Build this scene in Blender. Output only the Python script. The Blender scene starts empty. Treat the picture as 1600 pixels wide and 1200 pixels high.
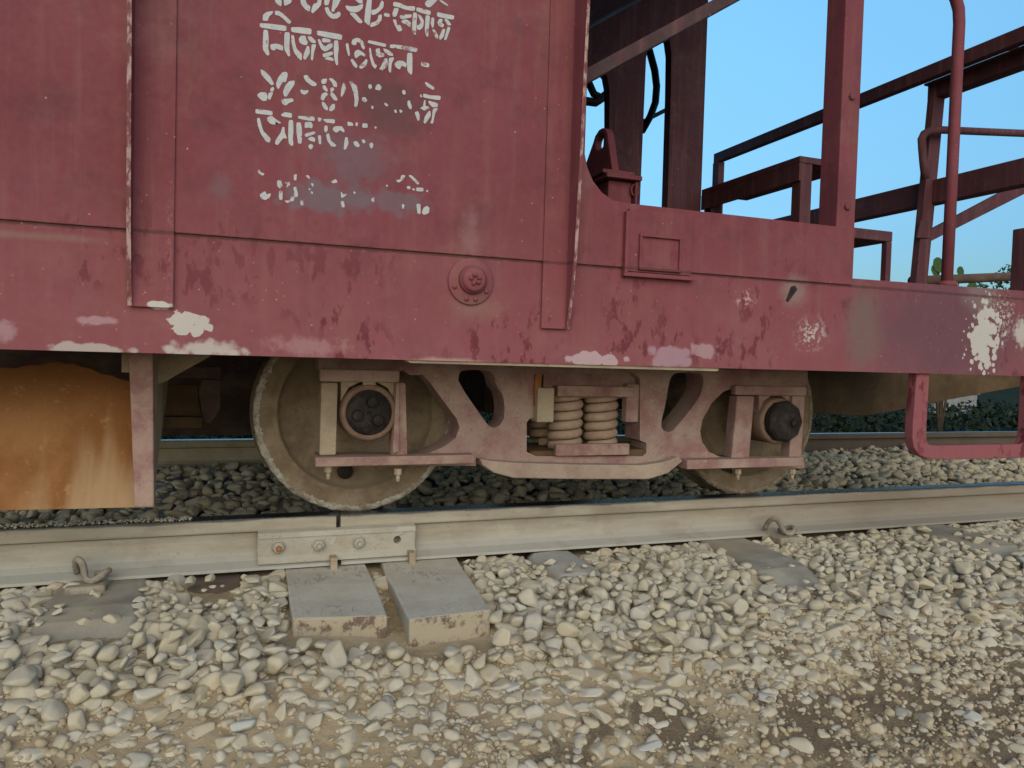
import bpy, bmesh, math, random
import numpy as np
from mathutils import Vector, Matrix, noise as mnoise
from mathutils.geometry import tessellate_polygon

random.seed(7); rng = np.random.default_rng(11)
S = bpy.context.scene
COL = S.collection

# ------------------------------------------------------------------ camera
# world: X along the track, Y away from the photographer, Z up, rail top at Z = 0
F_PX, HC = 1165.0, 0.526
_a = np.array([3170., 50., F_PX]); _a /= np.linalg.norm(_a)
_d = np.array([-966., 34400., F_PX]); _d -= _a*(_a@_d); _d /= np.linalg.norm(_d)
_y = np.cross(_a, _d)
if _y[2] < 0: _y = -_y
R3 = np.array([_a, _y, -_d])
cam_d = bpy.data.cameras.new('camera'); cam = bpy.data.objects.new('camera', cam_d); COL.objects.link(cam)
M = Matrix.Identity(4)
for i in range(3):
    M[i][0] = R3[i][0]; M[i][1] = -R3[i][1]; M[i][2] = -R3[i][2]
M[2][3] = HC
cam.matrix_world = M
cam_d.sensor_width = 36; cam_d.lens = F_PX/1600*36; cam_d.clip_end = 3000; cam_d.clip_start = .05
S.camera = cam

# ------------------------------------------------------------------ sky, sun, exposure
SUN_EL, SUN_AZ = math.radians(19), math.radians(194)      # sun low behind the photographer
w = bpy.data.worlds.new('World'); S.world = w; w.use_nodes = True
nt = w.node_tree; bg = nt.nodes['Background']
sky = nt.nodes.new('ShaderNodeTexSky'); sky.sky_type = 'NISHITA'; sky.sun_disc = False
sky.sun_elevation = SUN_EL; sky.sun_rotation = SUN_AZ; sky.air_density = 1.3; sky.dust_density = .3; sky.ozone_density = 2.0
tint = nt.nodes.new('ShaderNodeMix'); tint.data_type = 'RGBA'; tint.blend_type = 'MULTIPLY'; tint.inputs[0].default_value = 1
tint.inputs[7].default_value = (.86, 1.04, 1, 1)
nt.links.new(sky.outputs[0], tint.inputs[6]); 
gc = nt.nodes.new('ShaderNodeTexCoord'); gs = nt.nodes.new('ShaderNodeSeparateXYZ'); gr = nt.nodes.new('ShaderNodeValToRGB')
nt.links.new(gc.outputs['Generated'], gs.inputs[0]); nt.links.new(gs.outputs[2], gr.inputs[0])
ge = gr.color_ramp.elements; ge[0].position = 0; ge[0].color = (.20, .28, .40, 1); ge[1].position = .45; ge[1].color = (.92, 1.44, 1.56, 1)
ge2 = ge.new(.15); ge2.color = (.40, .63, .85, 1); ge3 = ge.new(1.0); ge3.color = (.44, .46, .50, 1)          # the dusk sky is dimmer towards the horizon
nt.links.new(gr.outputs[0], tint.inputs[7]); nt.links.new(tint.outputs[2], bg.inputs[0])
bg.inputs[1].default_value = .077
sd = bpy.data.lights.new('sun', 'SUN'); sun = bpy.data.objects.new('sun', sd); COL.objects.link(sun)
sd.energy = 1.5; sd.angle = math.radians(75); sd.color = (1, .78, .49)
sdir = Vector((math.sin(SUN_AZ)*math.cos(SUN_EL), math.cos(SUN_AZ)*math.cos(SUN_EL), math.sin(SUN_EL)))
sun.rotation_euler = sdir.to_track_quat('Z', 'Y').to_euler(); sun.location = (0, -3, 6)
S.view_settings.view_transform = 'Standard'; S.view_settings.look = 'None'; S.view_settings.gamma = 1
S.view_settings.exposure = 1.04

# ------------------------------------------------------------------ measuring helpers
def ray(u, v): return R3 @ np.array([u-800., v-600., F_PX])
def P(u, v, Y):                       # a measured image point on the upright plane at depth Y -> (X, Z)
    r = ray(u, v); t = Y/r[1]; return (r[0]*t, HC+r[2]*t)
def PX(u, v, X):                      # ... on the cross plane at X -> (Y, Z)
    r = ray(u, v); t = X/r[0]; return (r[1]*t, HC+r[2]*t)
def PZ(u, v, Z):
    r = ray(u, v); t = (Z-HC)/r[2]; return (r[0]*t, r[1]*t)
def PP(pts, Y): return [P(u, v, Y) for u, v in pts]
def rect(u0, v0, u1, v1, Y):          # upright rectangle -> x0,x1,z0,z1
    um, vm = (u0+u1)/2, (v0+v1)/2
    return P(u0, vm, Y)[0], P(u1, vm, Y)[0], P(um, v1, Y)[1], P(um, v0, Y)[1]

def chaikin(p, n=1):
    for _ in range(n):
        q = []
        for i in range(len(p)):
            a, b = p[i], p[(i+1) % len(p)]
            q.append((a[0]*.75+b[0]*.25, a[1]*.75+b[1]*.25)); q.append((a[0]*.25+b[0]*.75, a[1]*.25+b[1]*.75))
        p = q
    return p

def soften(p, k=.12):
    q = []
    for i in range(len(p)):
        a, b = p[i], p[(i+1) % len(p)]
        q.append((a[0]*(1-k)+b[0]*k, a[1]*(1-k)+b[1]*k)); q.append((a[0]*k+b[0]*(1-k), a[1]*k+b[1]*(1-k)))
    return q
def grow(p, d):
    A_ = sum(p[i][0]*p[(i+1) % len(p)][1]-p[(i+1) % len(p)][0]*p[i][1] for i in range(len(p))); s = 1 if A_ > 0 else -1; q = []
    for i in range(len(p)):
        a, b, c = p[i-1], p[i], p[(i+1) % len(p)]; tx, ty = c[0]-a[0], c[1]-a[1]; l = math.hypot(tx, ty) or 1
        q.append((b[0]+s*ty/l*d, b[1]-s*tx/l*d))
    return q
# value noise for the ground and wobble (numpy)
def vnoise(x, y, seed):
    x = np.asarray(x, float); y = np.asarray(y, float)
    xi = np.floor(x).astype(np.int64); yi = np.floor(y).astype(np.int64)
    fx = x-xi; fy = y-yi; fx = fx*fx*(3-2*fx); fy = fy*fy*(3-2*fy)
    def h(a, b):
        n = (a*374761393 + b*668265263 + seed*1442695041) & 0xffffffff
        n = ((n ^ (n >> 13))*1274126177) & 0xffffffff
        return ((n ^ (n >> 16)) & 0xffff)/65535.0
    return (h(xi, yi)*(1-fx)+h(xi+1, yi)*fx)*(1-fy)+(h(xi, yi+1)*(1-fx)+h(xi+1, yi+1)*fx)*fy
def fbm(x, y, s, seed, o=4):
    t = 0; a = .5
    for i in range(o):
        t = t+a*vnoise(np.asarray(x)*s, np.asarray(y)*s, seed+i); s *= 2.1; a *= .5
    return t

# ------------------------------------------------------------------ mesh builder
class MB:
    def __init__(self): self.v = []; self.f = []; self.sm = []
    def add(self, vs, fs, smooth=False):
        n = len(self.v); self.v += [tuple(p) for p in vs]
        for f in fs: self.f.append(tuple(i+n for i in f)); self.sm.append(smooth)
        return self
    def box(self, x0, x1, y0, y1, z0, z1):
        v = [(x, y, z) for x in (x0, x1) for y in (y0, y1) for z in (z0, z1)]
        return self.add(v, [(0,1,3,2),(4,6,7,5),(0,4,5,1),(2,3,7,6),(0,2,6,4),(1,5,7,3)])
    def hexa(self, lo, hi):                     # two quads (lists of 4 xyz), joined
        return self.add(list(lo)+list(hi), [(3,2,1,0),(4,5,6,7),(0,1,5,4),(1,2,6,5),(2,3,7,6),(3,0,4,7)])
    def prism(self, pts, a0, a1, holes=(), axis='Y'):
        def mk(p, a):
            return (p[0], a, p[1]) if axis == 'Y' else ((a, p[0], p[1]) if axis == 'X' else (p[0], p[1], a))
        loops = [list(pts)]+[list(h) for h in holes]
        tri = tessellate_polygon([[Vector((q[0], q[1], 0)) for q in l] for l in loops])
        flat = [q for l in loops for q in l]; n = len(flat)
        vs = [mk(q, a0) for q in flat]+[mk(q, a1) for q in flat]
        fs = [tuple(t) for t in tri]+[tuple(i+n for i in reversed(t)) for t in tri]
        k = 0
        for l in loops:
            m = len(l)
            for i in range(m):
                j = (i+1) % m; fs.append((k+i, k+j, k+j+n, k+i+n))
            k += m
        return self.add(vs, fs)
    def lathe(self, cx, cz, prof, n=48, axis='Y', smooth=True, jit=0):
        vs = []; m = len(prof)
        for i in range(n):
            a = 2*math.pi*i/n
            for r, y in prof:
                rr = r
                if jit and r == max(q[0] for q in prof): rr = r-abs(random.gauss(0, jit))
                c, s = rr*math.cos(a), rr*math.sin(a)
                vs.append((cx+c, y, cz+s) if axis == 'Y' else ((cx+c, cz+s, y) if axis == 'Z' else (y, cx+c, cz+s)))
        fs = []
        for i in range(n):
            j = (i+1) % n
            for k in range(m-1):
                fs.append((i*m+k, j*m+k, j*m+k+1, i*m+k+1))
        if prof[0][0] > 0: fs.append(tuple(i*m for i in range(n))[::-1])
        if prof[-1][0] > 0: fs.append(tuple(i*m+m-1 for i in range(n)))
        return self.add(vs, fs, smooth)
    def tube(self, pts, r, n=10, closed=False):
        pts = [Vector(p) for p in pts]; N = len(pts); vs = []; fs = []
        rr = r if isinstance(r, (list, tuple)) else [r]*N
        up = None
        for i in range(N):
            t = (pts[min(i+1, N-1)]-pts[max(i-1, 0)]).normalized()
            if up is None: up = t.orthogonal().normalized()
            up = (up-t*up.dot(t)).normalized(); s = t.cross(up)
            for k in range(n):
                a = 2*math.pi*k/n; vs.append(pts[i]+(up*math.cos(a)+s*math.sin(a))*rr[i])
        for i in range(N-1):
            for k in range(n):
                l = (k+1) % n; fs.append((i*n+k, i*n+l, (i+1)*n+l, (i+1)*n+k))
        fs.append(tuple(range(n))[::-1]); fs.append(tuple((N-1)*n+k for k in range(n)))
        return self.add(vs, fs, True)
    def bar(self, a, b, wv, hv):                # straight rectangular bar from a to b, half extents vectors
        a, b, wv, hv = map(Vector, (a, b, wv, hv))
        return self.hexa([a-wv-hv, a+wv-hv, a+wv+hv, a-wv+hv], [b-wv-hv, b+wv-hv, b+wv+hv, b-wv+hv])
    def shift(self, fn): self.v = [tuple(fn(*p)) for p in self.v]; return self
    def mesh(self, name):
        me = bpy.data.meshes.new(name); me.from_pydata(self.v, [], self.f)
        bm = bmesh.new(); bm.from_mesh(me); bmesh.ops.recalc_face_normals(bm, faces=bm.faces); bm.to_mesh(me); bm.free()
        me.polygons.foreach_set('use_smooth', self.sm if len(self.sm) == len(me.polygons) else [False]*len(me.polygons))
        return me

def obj(name, mb, mat, parent=None, bevel=0, seg=2):
    me = mb.mesh(name) if isinstance(mb, MB) else mb
    o = bpy.data.objects.new(name, me); COL.objects.link(o)
    if mat: me.materials.append(mat)
    if parent:
        o.parent = parent
        o.location = -WL[parent.name] if parent.name in WL else (0, 0, 0)
    if bevel:
        b = o.modifiers.new('bevel', 'BEVEL'); b.width = bevel; b.segments = seg; b.limit_method = 'ANGLE'; b.angle_limit = math.radians(40)
        b.harden_normals = False
    return o
WL = {}
def thing(name, label, cat, loc, group=None):
    o = bpy.data.objects.new(name, None); COL.objects.link(o); o.location = loc; o.empty_display_size = .1
    WL[o.name] = Vector(loc); tag(o, label, cat, group); return o
def tag(o, label, cat, group=None):
    o['label'] = label; o['category'] = cat
    if group: o['group'] = group
    return o
def setting(o, kind='structure'): o['kind'] = kind; return o

# ------------------------------------------------------------------ materials
class NT:
    def __init__(self, name):
        self.m = bpy.data.materials.new(name); self.m.use_nodes = True; self.t = self.m.node_tree
        self.b = self.t.nodes['Principled BSDF']; self.tc = self.t.nodes.new('ShaderNodeTexCoord')
        self.co = self.tc.outputs['Object']
    def n(self, k): return self.t.nodes.new(k)
    def put(self, sock, v):
        if v is None: return
        if isinstance(v, bpy.types.NodeSocket): self.t.links.new(v, sock)
        elif isinstance(v, (tuple, list)):
            sock.default_value = tuple(v)+(1,) if len(v) == 3 and sock.type == 'RGBA' else v
        else: sock.default_value = v
    def noise(self, scale, detail=4, rough=.55, stretch=None, dist=0, vec=None):
        n = self.n('ShaderNodeTexNoise'); n.inputs['Scale'].default_value = scale; n.inputs['Detail'].default_value = detail
        n.inputs['Roughness'].default_value = rough; n.inputs['Distortion'].default_value = dist
        src = vec or self.co
        if stretch:
            mp = self.n('ShaderNodeMapping'); mp.inputs['Scale'].default_value = stretch; self.t.links.new(src, mp.inputs[0]); src = mp.outputs[0]
        self.t.links.new(src, n.inputs['Vector']); return n.outputs['Fac']
    def vor(self, scale, feature='F1', out='Distance', rand=1):
        n = self.n('ShaderNodeTexVoronoi'); n.feature = feature; n.inputs['Scale'].default_value = scale; n.inputs['Randomness'].default_value = rand
        self.t.links.new(self.co, n.inputs['Vector']); return n.outputs[out]
    def math(self, op, a, b=None, clamp=False):
        n = self.n('ShaderNodeMath'); n.operation = op; n.use_clamp = clamp; self.put(n.inputs[0], a); self.put(n.inputs[1], b); return n.outputs[0]
    def ramp(self, v, lo, hi, a=0., b=1.):
        n = self.n('ShaderNodeMapRange'); n.clamp = True; n.interpolation_type = 'SMOOTHSTEP'
        self.put(n.inputs[0], v); self.put(n.inputs[1], lo); self.put(n.inputs[2], hi); self.put(n.inputs[3], a); self.put(n.inputs[4], b); return n.outputs[0]
    def mix(self, f, a, b, mode='MIX'):
        n = self.n('ShaderNodeMix'); n.data_type = 'RGBA'; n.blend_type = mode
        self.put(n.inputs[0], f); self.put(n.inputs[6], a); self.put(n.inputs[7], b); return n.outputs[2]
    def sep(self, vec=None):
        n = self.n('ShaderNodeSeparateXYZ'); self.t.links.new(vec or self.co, n.inputs[0]); return n.outputs
    def bump(self, h, strength=.3, dist=.01, prev=None):
        n = self.n('ShaderNodeBump'); n.inputs['Strength'].default_value = strength; n.inputs['Distance'].default_value = dist
        self.t.links.new(h, n.inputs['Height'])
        if prev: self.t.links.new(prev, n.inputs['Normal'])
        return n.outputs[0]
    def normal_z(self):
        g = self.n('ShaderNodeNewGeometry'); return self.sep(g.outputs['Normal'])[2]
    def island(self):
        g = self.n('ShaderNodeNewGeometry'); return g.outputs['Random Per Island']
    def done(self, col, rough=.7, metal=0, normal=None, spec=.3):
        self.put(self.b.inputs['Base Color'], col); self.put(self.b.inputs['Roughness'], rough); self.put(self.b.inputs['Metallic'], metal)
        self.b.inputs['Specular IOR Level'].default_value = spec
        if normal: self.t.links.new(normal, self.b.inputs['Normal'])
        return self.m

def blob(m, cx, cz, rx, rz, edge, nz, amt, xz):
    """soft-edged irregular patch mask centred on (cx, cz)"""
    dx = m.math('DIVIDE', m.math('SUBTRACT', xz[0], cx), rx); dz = m.math('DIVIDE', m.math('SUBTRACT', xz[2], cz), rz)
    d = m.math('SQRT', m.math('ADD', m.math('MULTIPLY', dx, dx), m.math('MULTIPLY', dz, dz)))
    d = m.math('ADD', d, m.math('MULTIPLY', m.math('SUBTRACT', nz, .5), amt))
    return m.ramp(d, 1.0, 1.0-edge)

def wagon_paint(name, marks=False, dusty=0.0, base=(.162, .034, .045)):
    ZL = .803; m = NT(name); xz = m.sep()
    big = m.noise(2.2, 5, .6); fine = m.noise(55, 5, .65); mid = m.noise(11, 5, .6)
    streak = m.noise(1, 5, .6, stretch=(26, 26, 1.6))
    c = m.mix(m.ramp(big, .3, .7), base, (base[0]*1.18, base[1]*1.35, base[2]*1.35))
    c = m.mix(m.math('MULTIPLY', m.ramp(streak, .48, .72), .45), c, (.215, .085, .085))
    c = m.mix(m.math('MULTIPLY', m.ramp(mid, .48, .68), .45), c, (.108, .030, .038))
    c = m.mix(m.math('MULTIPLY', m.ramp(m.noise(1, 6, .7, stretch=(17, 17, 2.4), dist=.5), .56, .70), .35), c, (.165, .085, .060))
    low = m.ramp(m.math('ADD', xz[2], m.math('MULTIPLY', big, .25)), 1.15, .70)          # dust on the lower plates, also painting in the brighter light low down
    c = m.mix(m.math('MULTIPLY', low, .45 if not dusty else .7), c, (.285, .092, .106))
    # small darker runs where newer paint shows
    runs = m.noise(1, 4, .65, stretch=(24, 24, 11))
    runs2 = m.ramp(m.noise(3.1, 2, .5), .44, .58)
    c = m.mix(m.math('MULTIPLY', m.math('MULTIPLY', m.ramp(runs, .53, .60), runs2), m.math('MULTIPLY', low, .95)), c, (.130, .020, .032))
    # pale dusty film
    c = m.mix(m.math('MULTIPLY', m.ramp(m.noise(5, 6, .7), .5, .8), .25), c, (.27, .17, .15))
    rough = m.ramp(fine, .2, .8, .66, .86)
    if marks:
        def MK(u, v, ru, rv, col, edge=.5, amt=1.0, sc=30, k=1.0, spat=None):
            nonlocal c
            X, Z = P(u, v, 1.95); ex = P(u+ru, v, 1.95)[0]-X; ez = abs(P(u, v+rv, 1.95)[1]-Z)
            nz = m.noise(sc, 6, .7)
            if edge < .6: nz = m.math('ADD', m.math('MULTIPLY', nz, .72), m.math('MULTIPLY', m.noise(sc*.45, 3, .6, dist=2.0), .28))
            if edge < .6: nz = m.math('ADD', m.math('MULTIPLY', nz, .6), m.math('MULTIPLY', m.vor(sc*1.4), .4))
            f = blob(m, X, Z, ex, ez, edge, nz, amt, xz)
            if spat: f = m.math('MULTIPLY', f, m.ramp(m.noise(spat, 5, .7), .50, .58))
            if k < 1: f = m.math('MULTIPLY', f, k)
            c = m.mix(f, c, col)
        strk = m.noise(1, 5, .65, stretch=(40, 40, 7)); grey = (.15, .10, .125); lil = (.46, .33, .37); wht = (.50, .465, .44)
        MK(510, 308, 85, 32, grey, .5, 1.6, 22, .9); MK(610, 315, 70, 24, grey, .5, 1.8, 24, .75); MK(610, 165, 80, 66, (.115, .045, .052), .7, 1.2, 18, .9)
        MK(555, 250, 80, 55, (.15, .085, .105), .7, 2.0, 16, .8)
        MK(345, 292, 26, 30, (.17, .09, .11), .8, .9, 40, .6); MK(1243, 455, 30, 36, (.25, .17, .16), .8, .7, 20, .7)
        MK(1480, 520, 170, 130, (.125, .055, .072), .7, .7, 7, .85); MK(1352, 510, 42, 95, (.16, .105, .095), .8, .9, 14, .8)  # broad grey stain at right, also painting the light's falloff
        MK(1535, 462, 40, 40, (.21, .15, .15), .8, .9, 22, .7)
        MK(745, 480, 60, 30, (.25, .15, .13), .9, .8, 16, .5); MK(735, 370, 22, 60, (.29, .17, .17), .9, 1.2, 30, .45)
        MK(40, 367, 200, 10, (.24, .17, .14), .9, .9, 25, .4)
        MK(296, 504, 36, 20, wht, .05, 2.2, 30, .9); MK(328, 546, 78, 14, wht, .5, 3.0, 20, .75); MK(250, 477, 22, 7, wht, .2, 1.0, 40)
        MK(152, 500, 40, 9, lil, .5, 1.8, 30, .5); MK(128, 545, 85, 12, wht, .35, 2.0, 26, .6); MK(8, 516, 28, 22, lil, .6, 1.8, 30, .4)
        MK(485, 542, 80, 22, (.36, .20, .21), .8, 2.6, 24, .6); MK(700, 566, 90, 9, (.42, .27, .27), .7, 1.3, 24, .7)
        MK(930, 563, 44, 17, lil, .2, 3.0, 20, .8); MK(1048, 558, 34, 22, (.36, .23, .28), .3, 2.2, 18, .75); MK(1104, 547, 26, 14, lil, .35, 1.8, 30, .5)
        MK(1270, 522, 34, 38, wht, .9, 1.0, 30, .9, 60); MK(1166, 466, 26, 20, (.5, .33, .33), .9, 1.0, 30, .8, 85)
        MK(1541, 526, 24, 54, wht, .1, 3.6, 30, .92); MK(1560, 500, 40, 60, wht, .9, 1.0, 30, .9, 70); MK(1598, 520, 14, 26, wht, .5, 1.5, 36, .8)
        MK(265, 395, 8, 160, (.34, .2, .18), .9, 1.0, 60, .4, 110)
    # grime caught along the weld seam
    sz = m.math('ABSOLUTE', m.math('SUBTRACT', xz[2], ZL-.003)); sz = m.math('ADD', sz, m.math('MULTIPLY', m.math('SUBTRACT', m.noise(38, 5, .7), .5), .012))
    c = m.mix(m.math('MULTIPLY', m.ramp(sz, .007, .002), .65), c, (.060, .024, .022))
    # chipped specks
    v = m.vor(34); vc = m.vor(34, out='Color')
    sp = m.math('MULTIPLY', m.ramp(m.math('ADD', v, m.math('MULTIPLY', fine, .12)), .15, .11), m.ramp(m.sep(vc)[0], .83, .86))
    c = m.mix(m.math('MULTIPLY', sp, .75), c, (.46, .24, .22))
    v2 = m.vor(70); sp2 = m.math('MULTIPLY', m.ramp(v2, .2, .13), m.ramp(m.sep(m.vor(70, out='Color'))[1], .965, .98))
    c = m.mix(m.math('MULTIPLY', sp2, .6), c, (.36, .17, .12))
    nrm = m.bump(m.math('ADD', m.math('MULTIPLY', m.noise(2.6, 3), 6.0), m.math('ADD', m.math('MULTIPLY', fine, .12), m.math('MULTIPLY', runs, .15))), .28, .012)
    return m.done(c, rough, 0, nrm, .35)

def dusty_metal(name, base, dust, amt=.5, dark=(.06, .05, .04), scale=9, rough=.85, rust=None, bump=.35):
    m = NT(name); a = m.noise(scale, 6, .65); b = m.noise(scale*7, 5, .65); g = m.noise(scale*.35, 3)
    c = m.mix(m.ramp(a, .5-amt*.35, .72-amt*.2), base, dust)
    c = m.mix(m.math('MULTIPLY', m.ramp(b, .58, .72), .45), c, dark)
    c = m.mix(m.math('MULTIPLY', m.ramp(m.noise(scale*3.1, 5, .7), .6, .7), .5), c, (dust[0]*1.25, dust[1]*1.25, dust[2]*1.2))
    c = m.mix(m.math('MULTIPLY', m.ramp(g, .35, .7), .3), c, (base[0]*.65, base[1]*.62, base[2]*.6))
    if rust: c = m.mix(m.math('MULTIPLY', m.ramp(m.noise(scale*1.7, 6, .7), .56, .68), .8), c, rust)
    vd = m.vor(scale*9); c = m.mix(m.math('MULTIPLY', m.math('MULTIPLY', m.ramp(vd, .22, .12), m.ramp(m.noise(scale*.9, 3), .46, .56)), .6), c, dark)
    sc_ = m.noise(1, 4, .7, stretch=(scale*2.2, scale*2.2, scale*14), dist=1.5); c = m.mix(m.math('MULTIPLY', m.math('MULTIPLY', m.ramp(sc_, .62, .70), m.ramp(g, .42, .56)), .5), c, (dust[0]*1.35, dust[1]*1.32, dust[2]*1.3))
    up = m.ramp(m.normal_z(), .3, .9)
    c = m.mix(m.math('MULTIPLY', up, .6), c, dust)
    nrm = m.bump(m.math('ADD', m.math('MULTIPLY', a, .9), m.math('MULTIPLY', b, .55)), bump*1.3, .010)
    return m.done(c, rough, 0, nrm, .2)

PAINT = wagon_paint('wagon_red_paint_marked', marks=True)
PAINT2 = wagon_paint('wagon_red_paint')
def chipped():
    m = NT('chipped_red_edge'); a = m.noise(1, 5, .7, stretch=(60, 60, 22)); b = m.noise(3.2, 3)
    c = m.mix(m.ramp(m.math('ADD', a, m.math('MULTIPLY', b, .35)), .62, .76), (.17, .055, .06), (.40, .27, .25)); return m.done(c, .8)
CHIPPED = chipped()
PAINT_STEP = wagon_paint('wagon_red_paint_dusty', dusty=1)
PINK = dusty_metal('dusty_pink_casting', (.265, .140, .135), (.36, .26, .225), .42, (.12, .07, .055), 8)
BEIGE = dusty_metal('cement_dust_steel', (.29, .22, .16), (.39, .315, .23), .5, (.16, .11, .08), 9)
MAUVE = dusty_metal('mauve_painted_steel', (.25, .125, .12), (.36, .25, .21), .4, (.15, .07, .06), 12)
FLANGEM = dusty_metal('dusty_pink_flange', (.29, .195, .165), (.38, .30, .24), .5, (.13, .08, .065), 7)
WHEELM = dusty_metal('dusty_brown_wheel', (.175, .125, .085), (.27, .21, .15), .4, (.09, .065, .045), 10)
RIMM = dusty_metal('chipped_wheel_rim', (.22, .17, .13), (.44, .42, .37), .45, (.07, .06, .05), 34)
RIMM_DUST = dusty_metal('dusted_wheel_rim', (.19, .145, .105), (.30, .25, .19), .3, (.07, .06, .05), 30)
GREASE = dusty_metal('black_grease', (.020, .016, .015), (.055, .042, .036), .15, (.01, .008, .008), 20, .55)
GREASE_RING = dusty_metal('greasy_brown_ring', (.19, .115, .085), (.27, .18, .14), .3, (.04, .03, .026), 16, .6)
SPRINGM = dusty_metal('spring_steel_dusty', (.34, .225, .17), (.42, .31, .23), .4, (.12, .075, .06), 14)
UNDER = dusty_metal('underframe_brown', (.085, .052, .028), (.125, .08, .044), .3, (.08, .05, .03), 7, rust=(.14, .07, .035))
ORANGE = dusty_metal('orange_rust_piece', (.32, .11, .04), (.36, .17, .08), .2, (.12, .05, .03), 30)
INNER = dusty_metal('underside_dark_steel', (.10, .06, .055), (.16, .12, .09), .3, (.04, .03, .025), 6)
RED_SHADED = wagon_paint('wagon_red_paint_shaded', base=(.078, .023, .030))  # same red paint, darkened to stand in for shade on the deeper steel

def rust_chute():
    m = NT('orange_rusty_chute_plate'); x = m.sep()
    st = m.noise(1, 6, .6, stretch=(5, 5, 2.2), dist=1.2); a = m.noise(6, 6, .65); f = m.noise(60, 5, .7)
    # diagonal pale scour streaks
    mp = m.n('ShaderNodeMapping'); mp.inputs['Rotation'].default_value = (0, math.radians(-24), 0); mp.inputs['Scale'].default_value = (13, 1, 1.5)
    m.t.links.new(m.co, mp.inputs[0]); dg = m.n('ShaderNodeTexNoise'); dg.inputs['Scale'].default_value = 1; dg.inputs['Detail'].default_value = 5
    m.t.links.new(mp.outputs[0], dg.inputs['Vector']); dg = dg.outputs['Fac']
    c = m.mix(m.ramp(m.math('ADD', m.math('MULTIPLY', st, .4), m.math('MULTIPLY', a, .6)), .38, .62), (.200, .082, .028), (.275, .130, .052))
    h = m.ramp(m.math('ADD', x[2], m.math('MULTIPLY', a, .22)), .48, .14)
    rr = m.ramp(m.math('ADD', x[0], m.math('MULTIPLY', a, .3)), -.62, -.08)
    pale = m.math('MULTIPLY', m.ramp(m.math('ADD', m.math('MULTIPLY', dg, .8), m.math('MULTIPLY', m.math('MULTIPLY', h, rr), .42)), .48, .78), .85)
    c = m.mix(pale, c, (.37, .25, .15))
    c = m.mix(m.math('MULTIPLY', m.ramp(m.math('ADD', dg, m.math('MULTIPLY', a, .3)), .60, .45), .30), c, (.20, .075, .022))
    c = m.mix(m.math('MULTIPLY', m.ramp(m.math('ADD', x[2], m.math('MULTIPLY', a, .16)), .40, .54), .80), c, (.135, .052, .017))  # darker top paints in the soft shadow under the sill
    c = m.mix(m.math('MULTIPLY', m.ramp(f, .60, .72), .4), c, (.45, .26, .11))
    c = m.mix(m.math('MULTIPLY', m.ramp(m.noise(16, 6, .75), .58, .70), .5), c, (.42, .235, .09))
    nrm = m.bump(m.math('ADD', m.math('MULTIPLY', a, 1.5), m.math('MULTIPLY', f, .5)), .5, .010)
    return m.done(c, .9, 0, nrm, .15)
CHUTE = rust_chute()

def rail_side():
    m = NT('rail_steel_dusted'); z = m.sep()[2]; xo = m.sep()[0]
    a = m.noise(1, 6, .65, stretch=(3, 9, 16)); f = m.noise(70, 5, .7); b = m.noise(5, 5, .6)
    c = m.mix(m.ramp(a, .35, .7), (.30, .26, .205), (.41, .365, .30))
    c = m.mix(m.math('MULTIPLY', m.ramp(z, -.085, -.135), .8), c, (.40, .395, .37))
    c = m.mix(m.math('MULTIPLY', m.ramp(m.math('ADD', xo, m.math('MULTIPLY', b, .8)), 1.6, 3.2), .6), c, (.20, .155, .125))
    c = m.mix(m.math('MULTIPLY', m.ramp(b, .55, .7), .35), c, (.24, .17, .13))
    c = m.mix(m.math('MULTIPLY', m.ramp(f, .58, .72), .4), c, (.13, .105, .085))
    # oily edge just under the running surface, only where the grime sits
    c = m.mix(m.math('MULTIPLY', m.ramp(m.math('ADD', z, m.math('MULTIPLY', b, .018)), .000, .006), .8), c, (.05, .05, .055))
    return m.done(c, .85, 0, m.bump(m.math('ADD', a, m.math('MULTIPLY', f, .4)), .25, .004), .25)
RAIL = rail_side()
JOINT = dusty_metal('dusted_joint_steel', (.35, .31, .255), (.43, .40, .345), .45, (.16, .13, .10), 9)
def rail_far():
    m = NT('rail_steel_dust_light_fading'); xo = m.sep()[0]; a = m.noise(6, 6, .65)
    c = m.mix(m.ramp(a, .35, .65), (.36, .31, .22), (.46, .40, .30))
    c = m.mix(m.ramp(m.math('ADD', xo, m.math('MULTIPLY', a, .8)), 1.6, 3.4), c, m.mix(a, (.07, .055, .045), (.14, .105, .08)))  # dust plus the lit left stretch painted beige, unlit right painted dark
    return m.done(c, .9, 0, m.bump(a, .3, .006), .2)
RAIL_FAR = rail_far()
def rail_top():
    m = NT('rail_running_surface'); a = m.noise(1, 5, .6, stretch=(4, 60, 1)); f = m.noise(90, 4)
    c = m.mix(m.ramp(a, .35, .7), (.045, .05, .065), (.10, .105, .12))
    return m.done(c, m.ramp(f, .3, .7, .22, .42), .8, None, .5)
RTOP = rail_top()
def concrete(name, a0, a1, dirt):
    m = NT(name); a = m.noise(7, 6, .65); f = m.noise(60, 6, .7); g = m.noise(2.4, 3)
    c = m.mix(m.ramp(a, .35, .65), a0, a1); c = m.mix(m.math('MULTIPLY', m.ramp(g, .45, .65), .55), c, dirt)
    c = m.mix(m.math('MULTIPLY', m.ramp(f, .6, .74), .5), c, (a1[0]*1.4, a1[1]*1.4, a1[2]*1.4))
    c = m.mix(m.math('MULTIPLY', m.ramp(m.noise(25, 5, .7), .6, .72), .4), c, (.09, .085, .085))
    return m.done(c, .9, 0, m.bump(m.math('ADD', a, m.math('MULTIPLY', f, .5)), .4, .006), .2)
PALEST = concrete('dusted_pressed_steel', (.33, .335, .335), (.42, .42, .41), (.36, .31, .24))
CONC = concrete('weathered_concrete', (.225, .21, .185), (.34, .32, .28), (.41, .345, .25))
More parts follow.
